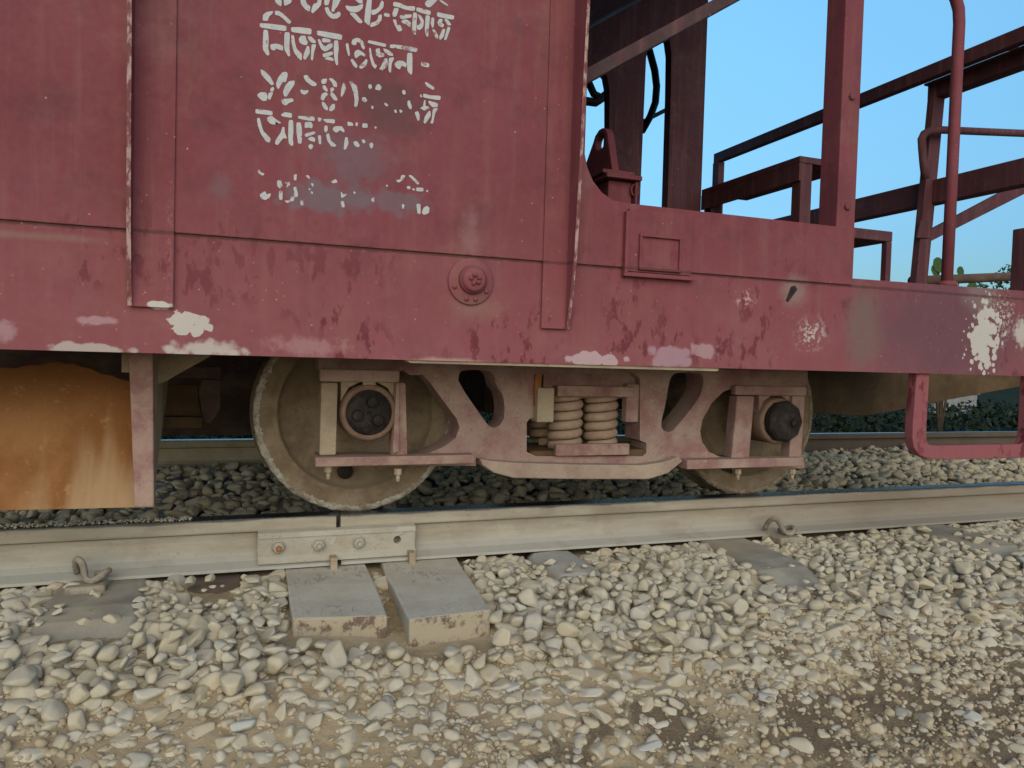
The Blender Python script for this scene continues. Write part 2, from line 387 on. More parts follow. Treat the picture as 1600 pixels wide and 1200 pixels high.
def white_timber():
    m = NT('white_dusted_timber'); x = m.sep()
    g = m.noise(1, 6, .65, stretch=(70, 3, 40)); a = m.noise(9, 6, .65); f = m.noise(50, 5, .7)
    c = m.mix(m.ramp(a, .3, .7), (.455, .42, .36), (.55, .52, .455))
    cr = m.noise(1, 6, .7, stretch=(34, 14, 20), dist=1.2)
    c = m.mix(m.math('MULTIPLY', m.math('MULTIPLY', m.ramp(cr, .52, .60), m.ramp(m.noise(4.5, 3, .5), .50, .62)), .55), c, (.22, .20, .18))
    c = m.mix(m.math('MULTIPLY', m.ramp(g, .6, .7), .3), c, (.27, .25, .22))
    side = m.ramp(m.normal_z(), .5, .2)
    dirt = m.mix(m.ramp(m.noise(18, 5, .7), .50, .60), (.38, .32, .235), (.16, .11, .085))
    n2 = m.n('ShaderNodeNewGeometry'); ny = m.sep(n2.outputs['Normal'])[1]
    end = m.ramp(ny, -.4, -.7)
    c = m.mix(m.math('MULTIPLY', side, .5), c, (.36, .31, .24)); c = m.mix(end, c, dirt)
    return m.done(c, .85, 0, m.bump(m.math('ADD', g, m.math('ADD', m.math('MULTIPLY', f, .4), cr)), .3, .005), .2)
TIMBER = white_timber()
DARKWOOD = dusty_metal('old_dark_timber', (.085, .06, .05), (.16, .125, .10), .3, (.03, .022, .018), 12)

def stone_mat(name, tones, dustc, dk=1.0, dust_k=.55):
    m = NT(name); r = m.island(); cr = m.n('ShaderNodeValToRGB'); m.t.links.new(r, cr.inputs[0])
    e = cr.color_ramp.elements; cr.color_ramp.interpolation = 'LINEAR'
    e[0].position = 0; e[0].color = tones[0]+(1,); e[1].position = 1; e[1].color = tones[-1]+(1,)
    for i, t in enumerate(tones[1:-1]): q = e.new((i+1)/(len(tones)-1)); q.color = t+(1,)
    a = m.noise(28, 6, .65); f = m.noise(140, 5, .7)
    c = m.mix(m.math('MULTIPLY', m.ramp(a, .4, .7), .4), cr.outputs[0], (tones[1][0]*1.3, tones[1][1]*1.3, tones[1][2]*1.3))
    c = m.mix(m.math('MULTIPLY', m.ramp(m.noise(11, 5, .7), .42, .66), dust_k), c, dustc)
    c = m.mix(m.math('MULTIPLY', m.ramp(f, .62, .74), .35), c, (.13, .11, .085))
    return m.done(c, .9, 0, m.bump(m.math('ADD', a, m.math('MULTIPLY', f, .5)), .35, .004), .15)
STONE = stone_mat('pale_ballast_stone', [(.345, .325, .285), (.42, .38, .31), (.47, .415, .32), (.41, .365, .285), (.50, .465, .395), (.375, .35, .305)], (.46, .39, .275), dust_k=.75)
STONE_IN = stone_mat('brightened_ballast_stone', [(.36, .31, .235), (.45, .385, .29), (.50, .425, .31), (.40, .34, .25)], (.46, .37, .23), dust_k=.5)  # tones raised to stand in for light reaching under the wagon
PEB = stone_mat('dusty_pebble', [(.27, .225, .165), (.36, .30, .215), (.40, .335, .25), (.34, .30, .245)], (.41, .33, .215), dust_k=.7)

def soil():
    m = NT('sandy_ballast_soil'); x = m.sep()
    a = m.noise(5, 7, .65); f = m.noise(45, 6, .7); ff = m.noise(220, 4, .7); g = m.noise(1.7, 4, .6)
    c = m.mix(m.ramp(a, .35, .68), (.40, .315, .205), (.31, .24, .155))
    c = m.mix(m.math('MULTIPLY', m.ramp(f, .45, .68), .6), c, (.43, .37, .265))
    # dark earth: patches commoner away from the track; rightward increase also paints light falloff
    px = m.math('MULTIPLY', m.math('SUBTRACT', x[0], .75), .24); py = m.math('MULTIPLY', m.math('SUBTRACT', 1.45, x[1]), .26)
    k = m.math('ADD', m.math('ADD', a, m.math('MULTIPLY', m.math('SUBTRACT', f, .5), .45)), m.math('ADD', m.math('MINIMUM', px, .17), m.math('MINIMUM', py, .12)))
    k = m.math('ADD', k, m.math('MULTIPLY', m.math('SUBTRACT', g, .5), .35)); k = m.math('ADD', k, .055)
    c = m.mix(m.math('MULTIPLY', m.ramp(k, .60, .70), .85), c, m.mix(m.ramp(ff, .4, .6), (.105, .077, .055), (.16, .122, .088)))
    c = m.mix(m.math('MULTIPLY', m.ramp(ff, .58, .72), .5), c, (.46, .40, .30))
    # off the ballast the land is dull grass and earth
    far = m.ramp(x[1], 5.4, 6.6); c = m.mix(far, c, m.mix(m.ramp(g, .35, .65), (.010, .018, .008), (.022, .028, .014)))
    mid = m.math('MULTIPLY', m.ramp(x[1], 2.5, 2.62), m.ramp(x[1], 5.5, 5.4)); c = m.mix(mid, c, m.mix(m.ramp(f, .4, .6), (.10, .085, .06), (.17, .145, .10)))
    return m.done(c, .95, 0, m.bump(m.math('ADD', m.math('MULTIPLY', f, .6), m.math('MULTIPLY', ff, .35)), .6, .012), .1)
SOIL = soil()
def leafm(name, c0, c1):
    m = NT(name); r = m.island(); c = m.mix(r, c0, c1); return m.done(c, .6, 0, None, .25)
LEAF = leafm('foliage', (.025, .05, .012), (.06, .10, .03)); LEAF_D = leafm('dark_undergrowth', (.006, .013, .005), (.016, .026, .010))
BROAD = leafm('broad_leaf', (.022, .055, .012), (.04, .085, .018))
BARK = dusty_metal('bark', (.07, .05, .035), (.10, .075, .055), .3, (.03, .02, .015), 12)
STRAW = leafm('dry_grass', (.28, .23, .13), (.40, .35, .24)); GREEN = leafm('green_blade', (.10, .11, .04), (.19, .20, .09))
def letter():
    m = NT('stencil_white_paint'); a = m.noise(45, 6, .7); b = m.noise(9, 3)
    c = m.mix(m.ramp(a, .3, .7), (.40, .405, .43), (.50, .51, .53))
    c = m.mix(m.math('MULTIPLY', m.ramp(m.math('ADD', a, m.math('MULTIPLY', b, .4)), .76, .86), .85), c, (.20, .07, .075))
    c = m.mix(m.math('MULTIPLY', m.ramp(m.noise(120, 4, .7), .56, .68), .15), c, (.30, .20, .21))
    return m.done(c, .7, 0, None, .25)
LETTER = letter()
PALEWALL = concrete('pale_render', (.20, .21, .22), (.25, .26, .27), (.18, .18, .17))

# ------------------------------------------------------------------ ground
def g_base(x, y):
    x = np.asarray(x, float); y = np.asarray(y, float)
    z = np.interp(y, [-60, -6, -1.5, .2, 1.0, 1.45, 1.8, 2.05, 2.3, 2.62, 4.55, 4.9, 5.4, 6.4, 9, 14, 400],
                  [-.9, -.85, -.75, -.56, -.46, -.335, -.228, -.192, -.182, -.180, -.185, -.2, -.22, -.42, -.45, -.5, -.6])
    return z
def g(x, y):
    x = np.asarray(x, float); y = np.asarray(y, float)
    near = np.clip(1-np.abs(y-1.3)/3.5, 0, 1)
    return g_base(x, y)+near*((fbm(x, y, 2.3, 5)-.47)*.055+(fbm(x, y, 14, 9)-.47)*.022+(fbm(x, y, 60, 13, 2)-.37)*.009)+(1-near)*(fbm(x, y, .6, 3)-.47)*.1
def axis_pts(lo, hi, a, b, step, grow=1.25):
    mid = list(np.arange(a, b+1e-6, step)); s = step; l = []; p = a
    while p > lo: s *= grow; p -= s; l.append(max(p, lo))
    s = step; r = []; p = b
    while p < hi: s *= grow; p += s; r.append(min(p, hi))
    return np.array(l[::-1]+mid+r)
gx = axis_pts(-600, 900, -1.3, 3.8, .013); gy = axis_pts(-400, 1500, .85, 2.2, .013)
GX, GY = np.meshgrid(gx, gy); GZ = g(GX, GY)
nx, ny = len(gx), len(gy)
vv = np.stack([GX, GY, GZ], -1).reshape(-1, 3)
ii = (np.arange(ny-1)[:, None]*nx+np.arange(nx-1)[None]).reshape(-1)
ff = np.stack([ii, ii+1, ii+1+nx, ii+nx], -1)
def np_mesh(name, v, f, smooth=True):
    me = bpy.data.meshes.new(name); k = f.shape[1]
    me.vertices.add(len(v)); me.vertices.foreach_set('co', v.astype(np.float32).ravel())
    me.loops.add(f.size); me.loops.foreach_set('vertex_index', f.astype(np.int32).ravel())
    me.polygons.add(len(f)); me.polygons.foreach_set('loop_start', np.arange(0, f.size, k, dtype=np.int32))
    me.polygons.foreach_set('loop_total', np.full(len(f), k, np.int32))
    me.polygons.foreach_set('use_smooth', np.full(len(f), smooth)); me.update(calc_edges=True); me.validate(); return me
setting(obj('ground', np_mesh('ground', vv, ff), SOIL))
def on_ground(u, v):
    Z = -.3
    for _ in range(12):
        x, y = PZ(u, v, Z); Z = float(g(x, y))
    return x, y, Z

# ------------------------------------------------------------------ rails and joint
YR, YF = 2.5, 4.72
def rail_profile(y0):
    h = [(.070, -.156), (.070, -.147), (.030, -.134), (.010, -.120), (.0085, -.070), (.012, -.050), (.034, -.041), (.036, -.036), (.036, -.010), (.031, -.002), (.024, .0)]
    return [(y0+a, b) for a, b in h]+[(y0-a, b) for a, b in h[::-1]]
def rail(label, x0, x1, y0, group):
    t = thing('rail', label, 'rail', ((x0+x1)/2 if x1-x0 < 8 else x0, y0, -.156), group)
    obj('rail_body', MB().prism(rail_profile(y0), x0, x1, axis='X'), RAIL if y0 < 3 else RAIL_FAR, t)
    s = MB().add([(x0, y0-.031, .0004), (x1, y0-.031, .0004), (x1, y0+.028, .0012), (x0, y0+.028, .0012), (x0, y0-.031, -.004), (x1, y0-.031, -.004), (x1, y0+.028, -.004), (x0, y0+.028, -.004)],
                 [(0,1,2,3),(7,6,5,4),(0,4,5,1),(1,5,6,2),(2,6,7,3),(3,7,4,0)])
    obj('running_surface', s, RTOP, t); return t
XJ = P(529, 812, 2.464)[0]
rail('near dusty rail left of the bolted joint, under the orange chute', -6, XJ-.0075, YR, 'running rails')
rail('near dusty rail running right from the bolted joint', XJ+.0075, 40, YR, 'running rails')
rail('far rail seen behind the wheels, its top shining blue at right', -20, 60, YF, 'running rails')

YB = 2.462
fp = thing('joint_bar', 'four-hole bolted joint bar across the rail joint', 'rail joint', (XJ, YB, -.14))
fx0, fx1 = P(402, 850, YB)[0], P(648, 842, YB)[0]
hz = -.090; hole = P(620, 840, YB)
hb = [(hole[0]+.0125*math.cos(a*math.pi/8), hz+.0125*math.sin(a*math.pi/8)) for a in range(16)]
obj('plate', MB().prism([(fx0, -.128), (fx1, -.128), (fx1, -.046), (fx0, -.046)], YB-.012, YB+.012, [hb]), JOINT, fp, .003)
obj('top_lip', MB().prism([(YB-.014, -.0455), (YB+.006, -.041), (YB+.006, -.058), (YB-.018, -.062)], fx0+.001, fx1-.001, axis='X'), JOINT, fp, .0015)
obj('foot_lip', MB().prism([(YB-.012, -.127), (YB-.012, -.118), (YB-.030, -.1345), (YB-.030, -.1405)], fx0+.001, fx1-.001, axis='X'), JOINT, fp, .0015)
for k, (u, v) in enumerate([(435, 853), (498, 851), (561, 848)]):
    X, Z = P(u, v, YB-.02)
    m = MB(); m.lathe(X, hz, [(.0215, YB-.012), (.0215, YB-.016), (.0, YB-.016)], 20)
    m.lathe(X, hz, [(.0185, YB-.013), (.0185, YB-.029), (.016, YB-.032), (0, YB-.032)], 6, smooth=False)
    b = obj('bolt', m, JOINT, fp)
    obj('bolt_end', MB().lathe(X+.001, hz-.001, [(.0085, YB-.03), (.0085, YB-.042), (.0065, YB-.045), (0, YB-.045)], 14), (ORANGE if k == 0 else JOINT), b)
def foot_clip(u, v, label):
    X = P(u, v, 2.42)[0]
    m = MB().box(X-.011, X+.011, 2.400, 2.426, -.205, -.136); m.box(X-.011, X+.011, 2.400, 2.462, -.1375, -.124)
    tag(obj('rail_spike', m, BEIGE, None, .003), label, 'rail spike', 'spikes holding the joint rail')
foot_clip(521, 876, 'square spike gripping the rail foot below the joint gap')
foot_clip(643, 866, 'square spike at the right-hand end of the joint bar')

# ------------------------------------------------------------------ sleepers
def timber(px, label, zt):
    (a, b, c, d) = [PZ(u, v, zt) for u, v in px]       # back-left, back-right, front-right, front-left
    w0 = Vector((a[0]-d[0], a[1]-d[1])).normalized()
    back = 2.0
    A = (d[0]+w0.x*back, d[1]+w0.y*back); w1 = Vector((b[0]-c[0], b[1]-c[1])).normalized(); B = (c[0]+w1.x*back, c[1]+w1.y*back)
    n = 14; m = MB(); vs = []; fs = []
    for i in range(n+1):
        t = i/n; L = (d[0]+(A[0]-d[0])*t, d[1]+(A[1]-d[1])*t); Rr = (c[0]+(B[0]-c[0])*t, c[1]+(B[1]-c[1])*t)
        j = lambda s: random.gauss(0, s)
        dz = j(.002)
        vs += [(L[0]+j(.002), L[1], zt+dz), (Rr[0]+j(.002), Rr[1], zt+dz+j(.001)), (Rr[0], Rr[1], zt-.13), (L[0], L[1], zt-.13)]
        if i:
            k = (i-1)*4
            fs += [(k, k+1, k+5, k+4), (k+1, k+2, k+6, k+5), (k+2, k+3, k+7, k+6), (k+3, k, k+4, k+7)]
    fs += [(3, 2, 1, 0), (n*4, n*4+1, n*4+2, n*4+3)]
    m.add(vs, fs); return tag(obj('timber_sleeper', m, TIMBER, None, .006, 3), label, 'sleeper', 'timber sleepers under the joint')
timber([(445, 888), (572, 881), (606, 962), (457, 966)], 'white-dusted timber sleeper with cracked grey top, under the joint bar bolts', -.158)
timber([(597, 880), (714, 872), (767, 953), (640, 969)], 'clean white timber sleeper with brown chipped end, right of the cracked one', -.158)

def concrete_sleeper(xc, yend, wid, label, tilt=0.0, grp='concrete sleepers', name='concrete_sleeper', zt=-.158, mat=CONC):
    m = MB(); n = 22; vs = []; fs = []; yb = 4.9
    for i in range(n+1):
        t = (i/n)**1.6; y = yend+(yb-yend)*t
        drop = max(0, (yend+.22-y))*.38+ (.05 if i == 0 else 0)
        hw = wid/2*(1-.04*math.sin(t*3)); ht = zt-drop
        x = xc+tilt*(2.45-y)
        vs += [(x-hw*.78, y, ht), (x+hw*.78, y, ht), (x+hw*1.08, y, ht-.14), (x-hw*1.08, y, ht-.14)]
        if i:
            k = (i-1)*4
            fs += [(k, k+1, k+5, k+4), (k+1, k+2, k+6, k+5), (k+2, k+3, k+7, k+6), (k+3, k, k+4, k+7)]
    fs += [(3, 2, 1, 0), (n*4, n*4+1, n*4+2, n*4+3)]
    m.add(vs, fs); return tag(obj(name, m, mat, None, .012, 3), label, 'sleeper', grp)
concrete_sleeper(-.36, 1.93, .30, 'grey concrete sleeper at lower left with a rail clip above it', .02)
concrete_sleeper(1.80, 1.86, .27, 'blue-grey concrete sleeper right of centre, half buried in stones', -.08)
concrete_sleeper(2.86, 1.9, .30, 'grey concrete sleeper at the right edge of the picture', -.02)
concrete_sleeper(-.055, 2.16, .20, 'dark brown sleeper end left of the white timbers', .0, 'steel and dark sleepers', 'dark_sleeper', -.172, DARKWOOD)
# pressed steel sleeper end
m = MB(); vs = []; fs = []; n = 10; xs = P(885, 885, 2.3)[0]
prof = [(-.095, -.075), (-.085, -.02), (-.065, -.004), (0, 0), (.065, -.004), (.085, -.02), (.095, -.075)]
for i in range(n+1):
    y = 2.17+.28*i/n; dr = max(0, (2.25-y))**1.3*.35
    for a, b in prof: vs.append((xs+a*(1+dr*1.2)+random.gauss(0, .0015), y+random.gauss(0, .004 if i == 0 else .001), -.157+b-dr))
    if i:
        for k in range(6): q = (i-1)*7+k; fs.append((q, q+1, q+8, q+7))
m.add(vs, fs, True); o = obj('steel_sleeper', m, PALEST)
so = o.modifiers.new('solid', 'SOLIDIFY'); so.thickness = .008
tag(o, 'bent pressed-steel sleeper end with a curled lip, in the pale stones', 'sleeper', 'steel and dark sleepers')

CLIPM = dusty_metal('dusty_clip_steel', (.20, .165, .135), (.33, .29, .23), .35, (.09, .07, .055), 16)
def rail_clip(xc, label):
    t = thing('rail_clip', label, 'rail clip', (xc, 2.38, -.15), 'rail clips')
    pts = [(xc-.030, 2.440, -.128), (xc-.032, 2.425, -.102), (xc-.027, 2.405, -.080), (xc-.012, 2.392, -.082), (xc-.002, 2.380, -.105), (xc+.002, 2.362, -.128),
           (xc+.022, 2.350, -.134), (xc+.046, 2.356, -.120), (xc+.060, 2.380, -.112), (xc+.056, 2.405, -.120), (xc+.036, 2.415, -.130), (xc+.020, 2.418, -.131)]
    q = []
    for i in range(len(pts)-1):
        for s in range(4):
            f = s/4; q.append(tuple(pts[i][k]*(1-f)+pts[i+1][k]*f for k in range(3)))
    q.append(pts[-1])
    for _ in range(3): q = [q[0]]+[tuple((q[i-1][k]+q[i][k]*2+q[i+1][k])/4 for k in range(3)) for i in range(1, len(q)-1)]+[q[-1]]
    obj('spring_loop', MB().tube(q, .0095, 8), CLIPM, t)
    b = MB().box(xc-.045, xc+.06, 2.325, 2.405, -.175, -.14); obj('shoulder', b, CLIPM, t, .01, 3)
rail_clip(P(135, 890, 2.4)[0]-.0, 'bent spring clip on the grey sleeper at left')
rail_clip(P(1215, 835, 2.4)[0], 'bent spring clip on the blue-grey sleeper at right')

# ------------------------------------------------------------------ ballast
def ico(sub):
    bm = bmesh.new(); bmesh.ops.create_icosphere(bm, subdivisions=sub, radius=1)
    v = np.array([p.co[:] for p in bm.verts]); f = np.array([[q.index for q in p.verts] for p in bm.faces]); bm.free(); return v, f
def stone_protos(sub, n, seed, soft=16, planes=14):
    v, f = ico(sub); r = np.random.default_rng(seed); out = []
    for _ in range(n):
        N = r.normal(size=(planes, 3)); N /= np.linalg.norm(N, axis=1)[:, None]; D = r.uniform(.62, 1.0, planes)
        c = np.maximum(v@N.T, 1e-3)/D; rad = 1/((c**soft).sum(1)**(1/soft))
        p = v*np.minimum(rad, 1.25)[:, None]*np.array([1, r.uniform(.66, .95), r.uniform(.42, .68)])
        out.append(p)
    return out, f
P3, F3 = stone_protos(4, 18, 3, 13, 15)
P2, F2 = stone_protos(3, 16, 4, 14, 12)
P1, F1 = stone_protos(2, 8, 6, 10, 10)
def rot(n, r, flat=.7):
    q = r.normal(size=(n, 4)); q[:, 1] *= (1-flat); q[:, 2] *= (1-flat); q /= np.linalg.norm(q, axis=1)[:, None]
    w_, x, y, z = q.T
    return np.stack([np.stack([1-2*(y*y+z*z), 2*(x*y-z*w_), 2*(x*z+y*w_)], -1), np.stack([2*(x*y+z*w_), 1-2*(x*x+z*z), 2*(y*z-x*w_)], -1),
                     np.stack([2*(x*z-y*w_), 2*(y*z+x*w_), 1-2*(x*x+y*y)], -1)], 1)
def stones(name, pos, rad, protos, faces, mat, seed, flat=.82):
    r = np.random.default_rng(seed); n = len(pos); k = r.integers(0, len(protos), n); PR = np.stack(protos); Rm = rot(n, r, flat)
    v = np.einsum('nij,nvj->nvi', Rm, PR[k]*rad[:, None, None])+pos[:, None, :]
    nv = PR.shape[1]; f = (faces[None]+(np.arange(n)*nv)[:, None, None]).reshape(-1, 3)
    return obj(name, np_mesh(name, v.reshape(-1, 3), f), mat)
def in_view(x, y, mg=.75): return (x < y*1.43+mg+.1) & (x > -y*.31-mg)
FOOT = [(-.36, .105, 2.02, 0), (1.80, .085, 1.97, -.08), (2.86, .09, 2.02, 0), (.28, .13, 1.88, -.045), (.585, .125, 1.83, -.105), (xs, .09, 2.19, 0), (-.055, .07, 2.24, 0)]
def on_sleeper(x, y, sl=0.0):
    k = np.zeros(len(x), bool)
    for xc, hw, ye, tl in FOOT: k |= (np.abs(x-(xc+tl*(2.45-y))) < hw+sl) & (y > ye-sl)
    return k
def pack(n, xr, yr, rfun, dens, seed, gap=.8, cell=.05, first=None):
    r = np.random.default_rng(seed); grid = {}; out = []
    X = r.uniform(*xr, n); Y = r.uniform(*yr, n); K = r.uniform(size=n)
    D = dens(X, Y); ok = in_view(X, Y) & (K < D)
    X, Y = X[ok], Y[ok]; Rd = rfun(X, Y, r); od = np.argsort(-Rd) if first else np.arange(len(X))
    for i in od:
        x, y, a = X[i], Y[i], Rd[i]; ci, cj = int(x//cell), int(y//cell); good = True
        for p in range(ci-2, ci+3):
            for q in range(cj-2, cj+3):
                for (x2, y2, a2) in grid.get((p, q), ()):
                    if (x-x2)**2+(y-y2)**2 < (gap*(a+a2))**2: good = False; break
                if not good: break
            if not good: break
        if good: grid.setdefault((ci, cj), []).append((x, y, a)); out.append((x, y, a))
    return np.array(out)
edge = lambda x, y: 1.62+.16*(fbm(x, y, 1.6, 21)-.47)*2-.05*x      # where the clean stone thins into soil
def dens1(x, y): return np.clip((y-edge(x, y))/.34+.42, .26, 1)
rs = lambda x, y, r: np.clip(r.lognormal(math.log(.0182), .34, len(x)), .008, .034)
A = pack(40000, (-1.6, 4.6), (.95, 2.43), rs, dens1, 5, .68, first=True)
A = A[~on_sleeper(A[:, 0], A[:, 1], .012)]
bury = np.clip((A[:, 1]-edge(A[:, 0], A[:, 1]))/.36-.05, -.5, .55)*A[:, 2]
zA = g(A[:, 0], A[:, 1])+bury*.6-A[:, 2]*np.clip(.55-(A[:, 1]-1.5)*.9, .1, .55)
# banked a little higher against the rail foot, lower than the sleeper tops
B = pack(9000, (-1.6, 4.6), (1.62, 2.41), rs, lambda x, y: np.clip((y-edge(x, y)-.12)/.25, 0, .9), 8, .9)
B = B[~on_sleeper(B[:, 0], B[:, 1], .022)]
zB = np.minimum(g(B[:, 0], B[:, 1])+.028+B[:, 2]*.25, -.160-.45*B[:, 2])
pos = np.concatenate([np.stack([A[:, 0], A[:, 1], zA], -1), np.stack([B[:, 0], B[:, 1], zB], -1)]); rad = np.concatenate([A[:, 2], B[:, 2]])*1.12
big = rad > .027
# one pale mass of stone nobody could count
o1 = stones('ballast', pos[big], rad[big], P3, F3, STONE, 1); setting(o1, 'stuff')
o2 = stones('ballast_small_stones', pos[~big], rad[~big], P2, F2, STONE, 2); setting(o2, 'stuff')
# ballast between and beyond the rails
C = pack(19000, (-2.2, 6.8), (2.57, 4.66), lambda x, y, r: np.clip(r.lognormal(math.log(.028), .3, len(x)), .015, .05), lambda x, y: np.ones_like(x), 15, .74)
posC = np.stack([C[:, 0], C[:, 1], g(C[:, 0], C[:, 1])+.036+.012*rng.normal(size=len(C))], -1)
Dd = pack(5000, (-1.5, 9), (4.8, 5.7), lambda x, y, r: np.clip(r.lognormal(math.log(.03), .3, len(x)), .015, .05), lambda x, y: np.ones_like(x)*.7, 16, .8)
posD = np.stack([Dd[:, 0], Dd[:, 1], g(Dd[:, 0], Dd[:, 1])+.015], -1)
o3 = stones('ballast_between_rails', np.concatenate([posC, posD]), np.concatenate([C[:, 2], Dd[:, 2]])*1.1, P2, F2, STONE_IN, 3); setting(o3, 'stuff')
# grit and pebbles over the soil
n = 84000; x = rng.uniform(-1.5, 4.3, n); y = rng.uniform(.95, 2.42, n)
k = in_view(x, y) & (rng.uniform(size=n) < np.clip(.25+1.4*(fbm(x, y, 4, 31)-.35), .05, 1)) & ~on_sleeper(x, y, .005); x, y = x[k], y[k]
r_ = np.clip(rng.lognormal(math.log(.0055), .5, len(x)), .002, .016)
o4 = stones('pebbles', np.stack([x, y, g(x, y)+r_*.12], -1), r_, P1, F1, PEB, 4); setting(o4, 'stuff')
n = 700; x = rng.uniform(-.7, .1, n); x = x[~((x > P(300, 800, 2.5)[0]))]; y = rng.normal(2.5, .014, len(x)).clip(2.472, 2.528); r_ = rng.uniform(.0015, .005, len(x))
o5 = stones('spilled_grit', np.stack([x, y, .0012+r_*.5], -1), r_, P1, F1, STONE, 5); setting(o5, 'stuff')
# half-buried stones showing only their tops
E_ = pack(17000, (-1.6, 4.5), (.95, 2.40), lambda x, y, r: np.clip(r.lognormal(math.log(.0115), .4, len(x)), .005, .026), lambda x, y: np.clip(.35+1.2*(fbm(x, y, 3, 41)-.4), .1, 1), 25, .72, first=True)
E_ = E_[~on_sleeper(E_[:, 0], E_[:, 1], .004)]
o6 = stones('embedded_stones', np.stack([E_[:, 0], E_[:, 1], g(E_[:, 0], E_[:, 1])-E_[:, 2]*.12], -1), E_[:, 2]*1.1, P2, F2, STONE, 6, .85); setting(o6, 'stuff')
# stones that have rolled onto the sleepers
def strewn(n, xr, yr, tilt, seed):
    rr = np.random.default_rng(seed); yy = rr.uniform(*yr, n); xx = rr.uniform(*xr, n)+tilt*(2.45-yy); q = np.clip(rr.lognormal(math.log(.017), .35, n), .007, .032); return xx, yy, q
sx, sy, sr = [np.concatenate(t) for t in zip(strewn(16, (-.50, -.23), (2.0, 2.38), 0, 1), strewn(14, (1.70, 1.92), (1.93, 2.15), -.08, 2), strewn(16, (2.72, 3.0), (1.95, 2.36), 0, 3), strewn(10, (-.16, .05), (2.2, 2.36), 0, 4), strewn(7, (xs-.08, xs+.08), (2.18, 2.3), 0, 5))]
o7 = stones('stones_on_sleepers', np.stack([sx, sy, -.158-np.clip(2.16-sy, 0, 1)*.38*(sx > -9)+sr*.42], -1), sr, P3, F3, STONE, 8, .9); setting(o7, 'stuff')
# a few stones that stand out
def loose(u, v, r, k, label, stretch=(1, 1, 1), rz=0.0, mat=STONE):
    x, y, z = on_ground(u, v); p = P3[k]*r*np.array(stretch); c, s = math.cos(rz), math.sin(rz)
    p = np.stack([p[:, 0]*c-p[:, 1]*s, p[:, 0]*s+p[:, 1]*c, p[:, 2]], -1)
    o = obj('loose_stone', np_mesh('loose_stone', p, F3), mat); o.location = (x, y, z+r*.28); tag(o, label, 'stone', 'single stones lying apart')
WHITE_ST = stone_mat('white_stone', [(.40, .40, .385), (.42, .42, .40), (.44, .435, .41)], (.40, .37, .30), dust_k=.3)
loose(1517, 1124, .024, 1, 'white stone alone on the dark soil at lower right', mat=WHITE_ST)
loose(383, 1135, .035, 2, 'flat oval grey-white stone at the bottom, left of centre', (1.1, .62, .5), .5, WHITE_ST)
loose(262, 1064, .029, 3, 'blue-grey stone lying in the soil below the left sleeper', (1.1, .7, .6), .3, CONC)
loose(1195, 1092, .027, 4, 'square white stone in the dirt right of centre', (1, .9, .8), 1.0, WHITE_ST)
loose(1015, 1172, .030, 5, 'notched white stone near the bottom edge, right of centre', (1.25, .6, .6), .1, WHITE_ST)
loose(800, 1078, .022, 7, 'small upright white stone at bottom centre', (1, .8, .9), .1, WHITE_ST)

# twigs and grass
def stick(pts, r, label, mat, name, cat):
    q = []
    for u, v, h in pts: x, y, z = on_ground(u, v); q.append((x, y, z+h))
    tag(obj(name, MB().tube(q, [r*(1-.5*i/len(q)) for i in range(len(q))], 6), mat), label, cat, 'twigs and dry stalks')
stick([(1345, 1140, .012), (1365, 1160, .012), (1395, 1172, .010), (1418, 1186, .008)], .0016, 'pale bent twig lying on dark soil at lower right', STRAW, 'twig', 'twig')
stick([(1352, 1110, .016), (1351, 1128, .013), (1348, 1142, .010)], .0013, 'short pale stalk standing beside the bent twig', STRAW, 'twig', 'twig')
stick([(1405, 1015, .012), (1412, 1030, .012), (1414, 1045, .010)], .0013, 'thin straw stalk on the stones above the dark soil', STRAW, 'twig', 'twig')
stick([(1395, 842, .02), (1410, 860, .02), (1432, 882, .015)], .004, 'brown stick leaning among the stones by the right sleeper', BARK, 'stick', 'stick')
def tuft(u, v, label, n=14, s=.05, mat=GREEN):
    x, y, z = on_ground(u, v); m = MB()
    for _ in range(n):
        a = random.uniform(0, 6.28); l = s*random.uniform(.5, 1.1); t = random.uniform(.3, 1.1); w_ = .0022
        bx, by = x+random.gauss(0, .006), y+random.gauss(0, .006); dx, dy = math.cos(a)*math.sin(t), math.sin(a)*math.sin(t)
        vs = []
        for k in range(4):
            f = k/3; ww = w_*(1-f*.9); px, py, pz = bx+dx*l*f*f+dx*l*.3*f, by+dy*l*f*f, z+.012+l*math.cos(t)*f*(1.2-.5*f)
            vs += [(px-dy*ww-.0003, py+dx*ww, pz), (px+dy*ww+.0003, py-dx*ww, pz)]
        m.add(vs, [(0, 1, 3, 2), (2, 3, 5, 4), (4, 5, 7, 6)])
    tag(obj('grass_tuft', m, mat), label, 'grass tuft', 'grass tufts in the ballast')
tuft(1322, 950, 'small olive grass tuft among the stones right of centre', 16, .045)
tuft(1432, 1135, 'few straight green blades on the dark soil at lower right', 5, .05)
tuft(1395, 1025, 'thin yellowed tuft on the dirt below the right sleeper', 9, .04, STRAW)
tuft(395, 1058, 'tiny green sprig between stones at lower left', 6, .022)

# ------------------------------------------------------------------ the wagon
W = thing('hopper_wagon', 'dark red hopper wagon with white stencilled lettering, standing on the rails', 'railway wagon', (.8, 3.6, 0))
XL, XR, ZT = -1.7, 3.75, 2.7
YFAR = 5.27
ZS, ZL = .515, .803
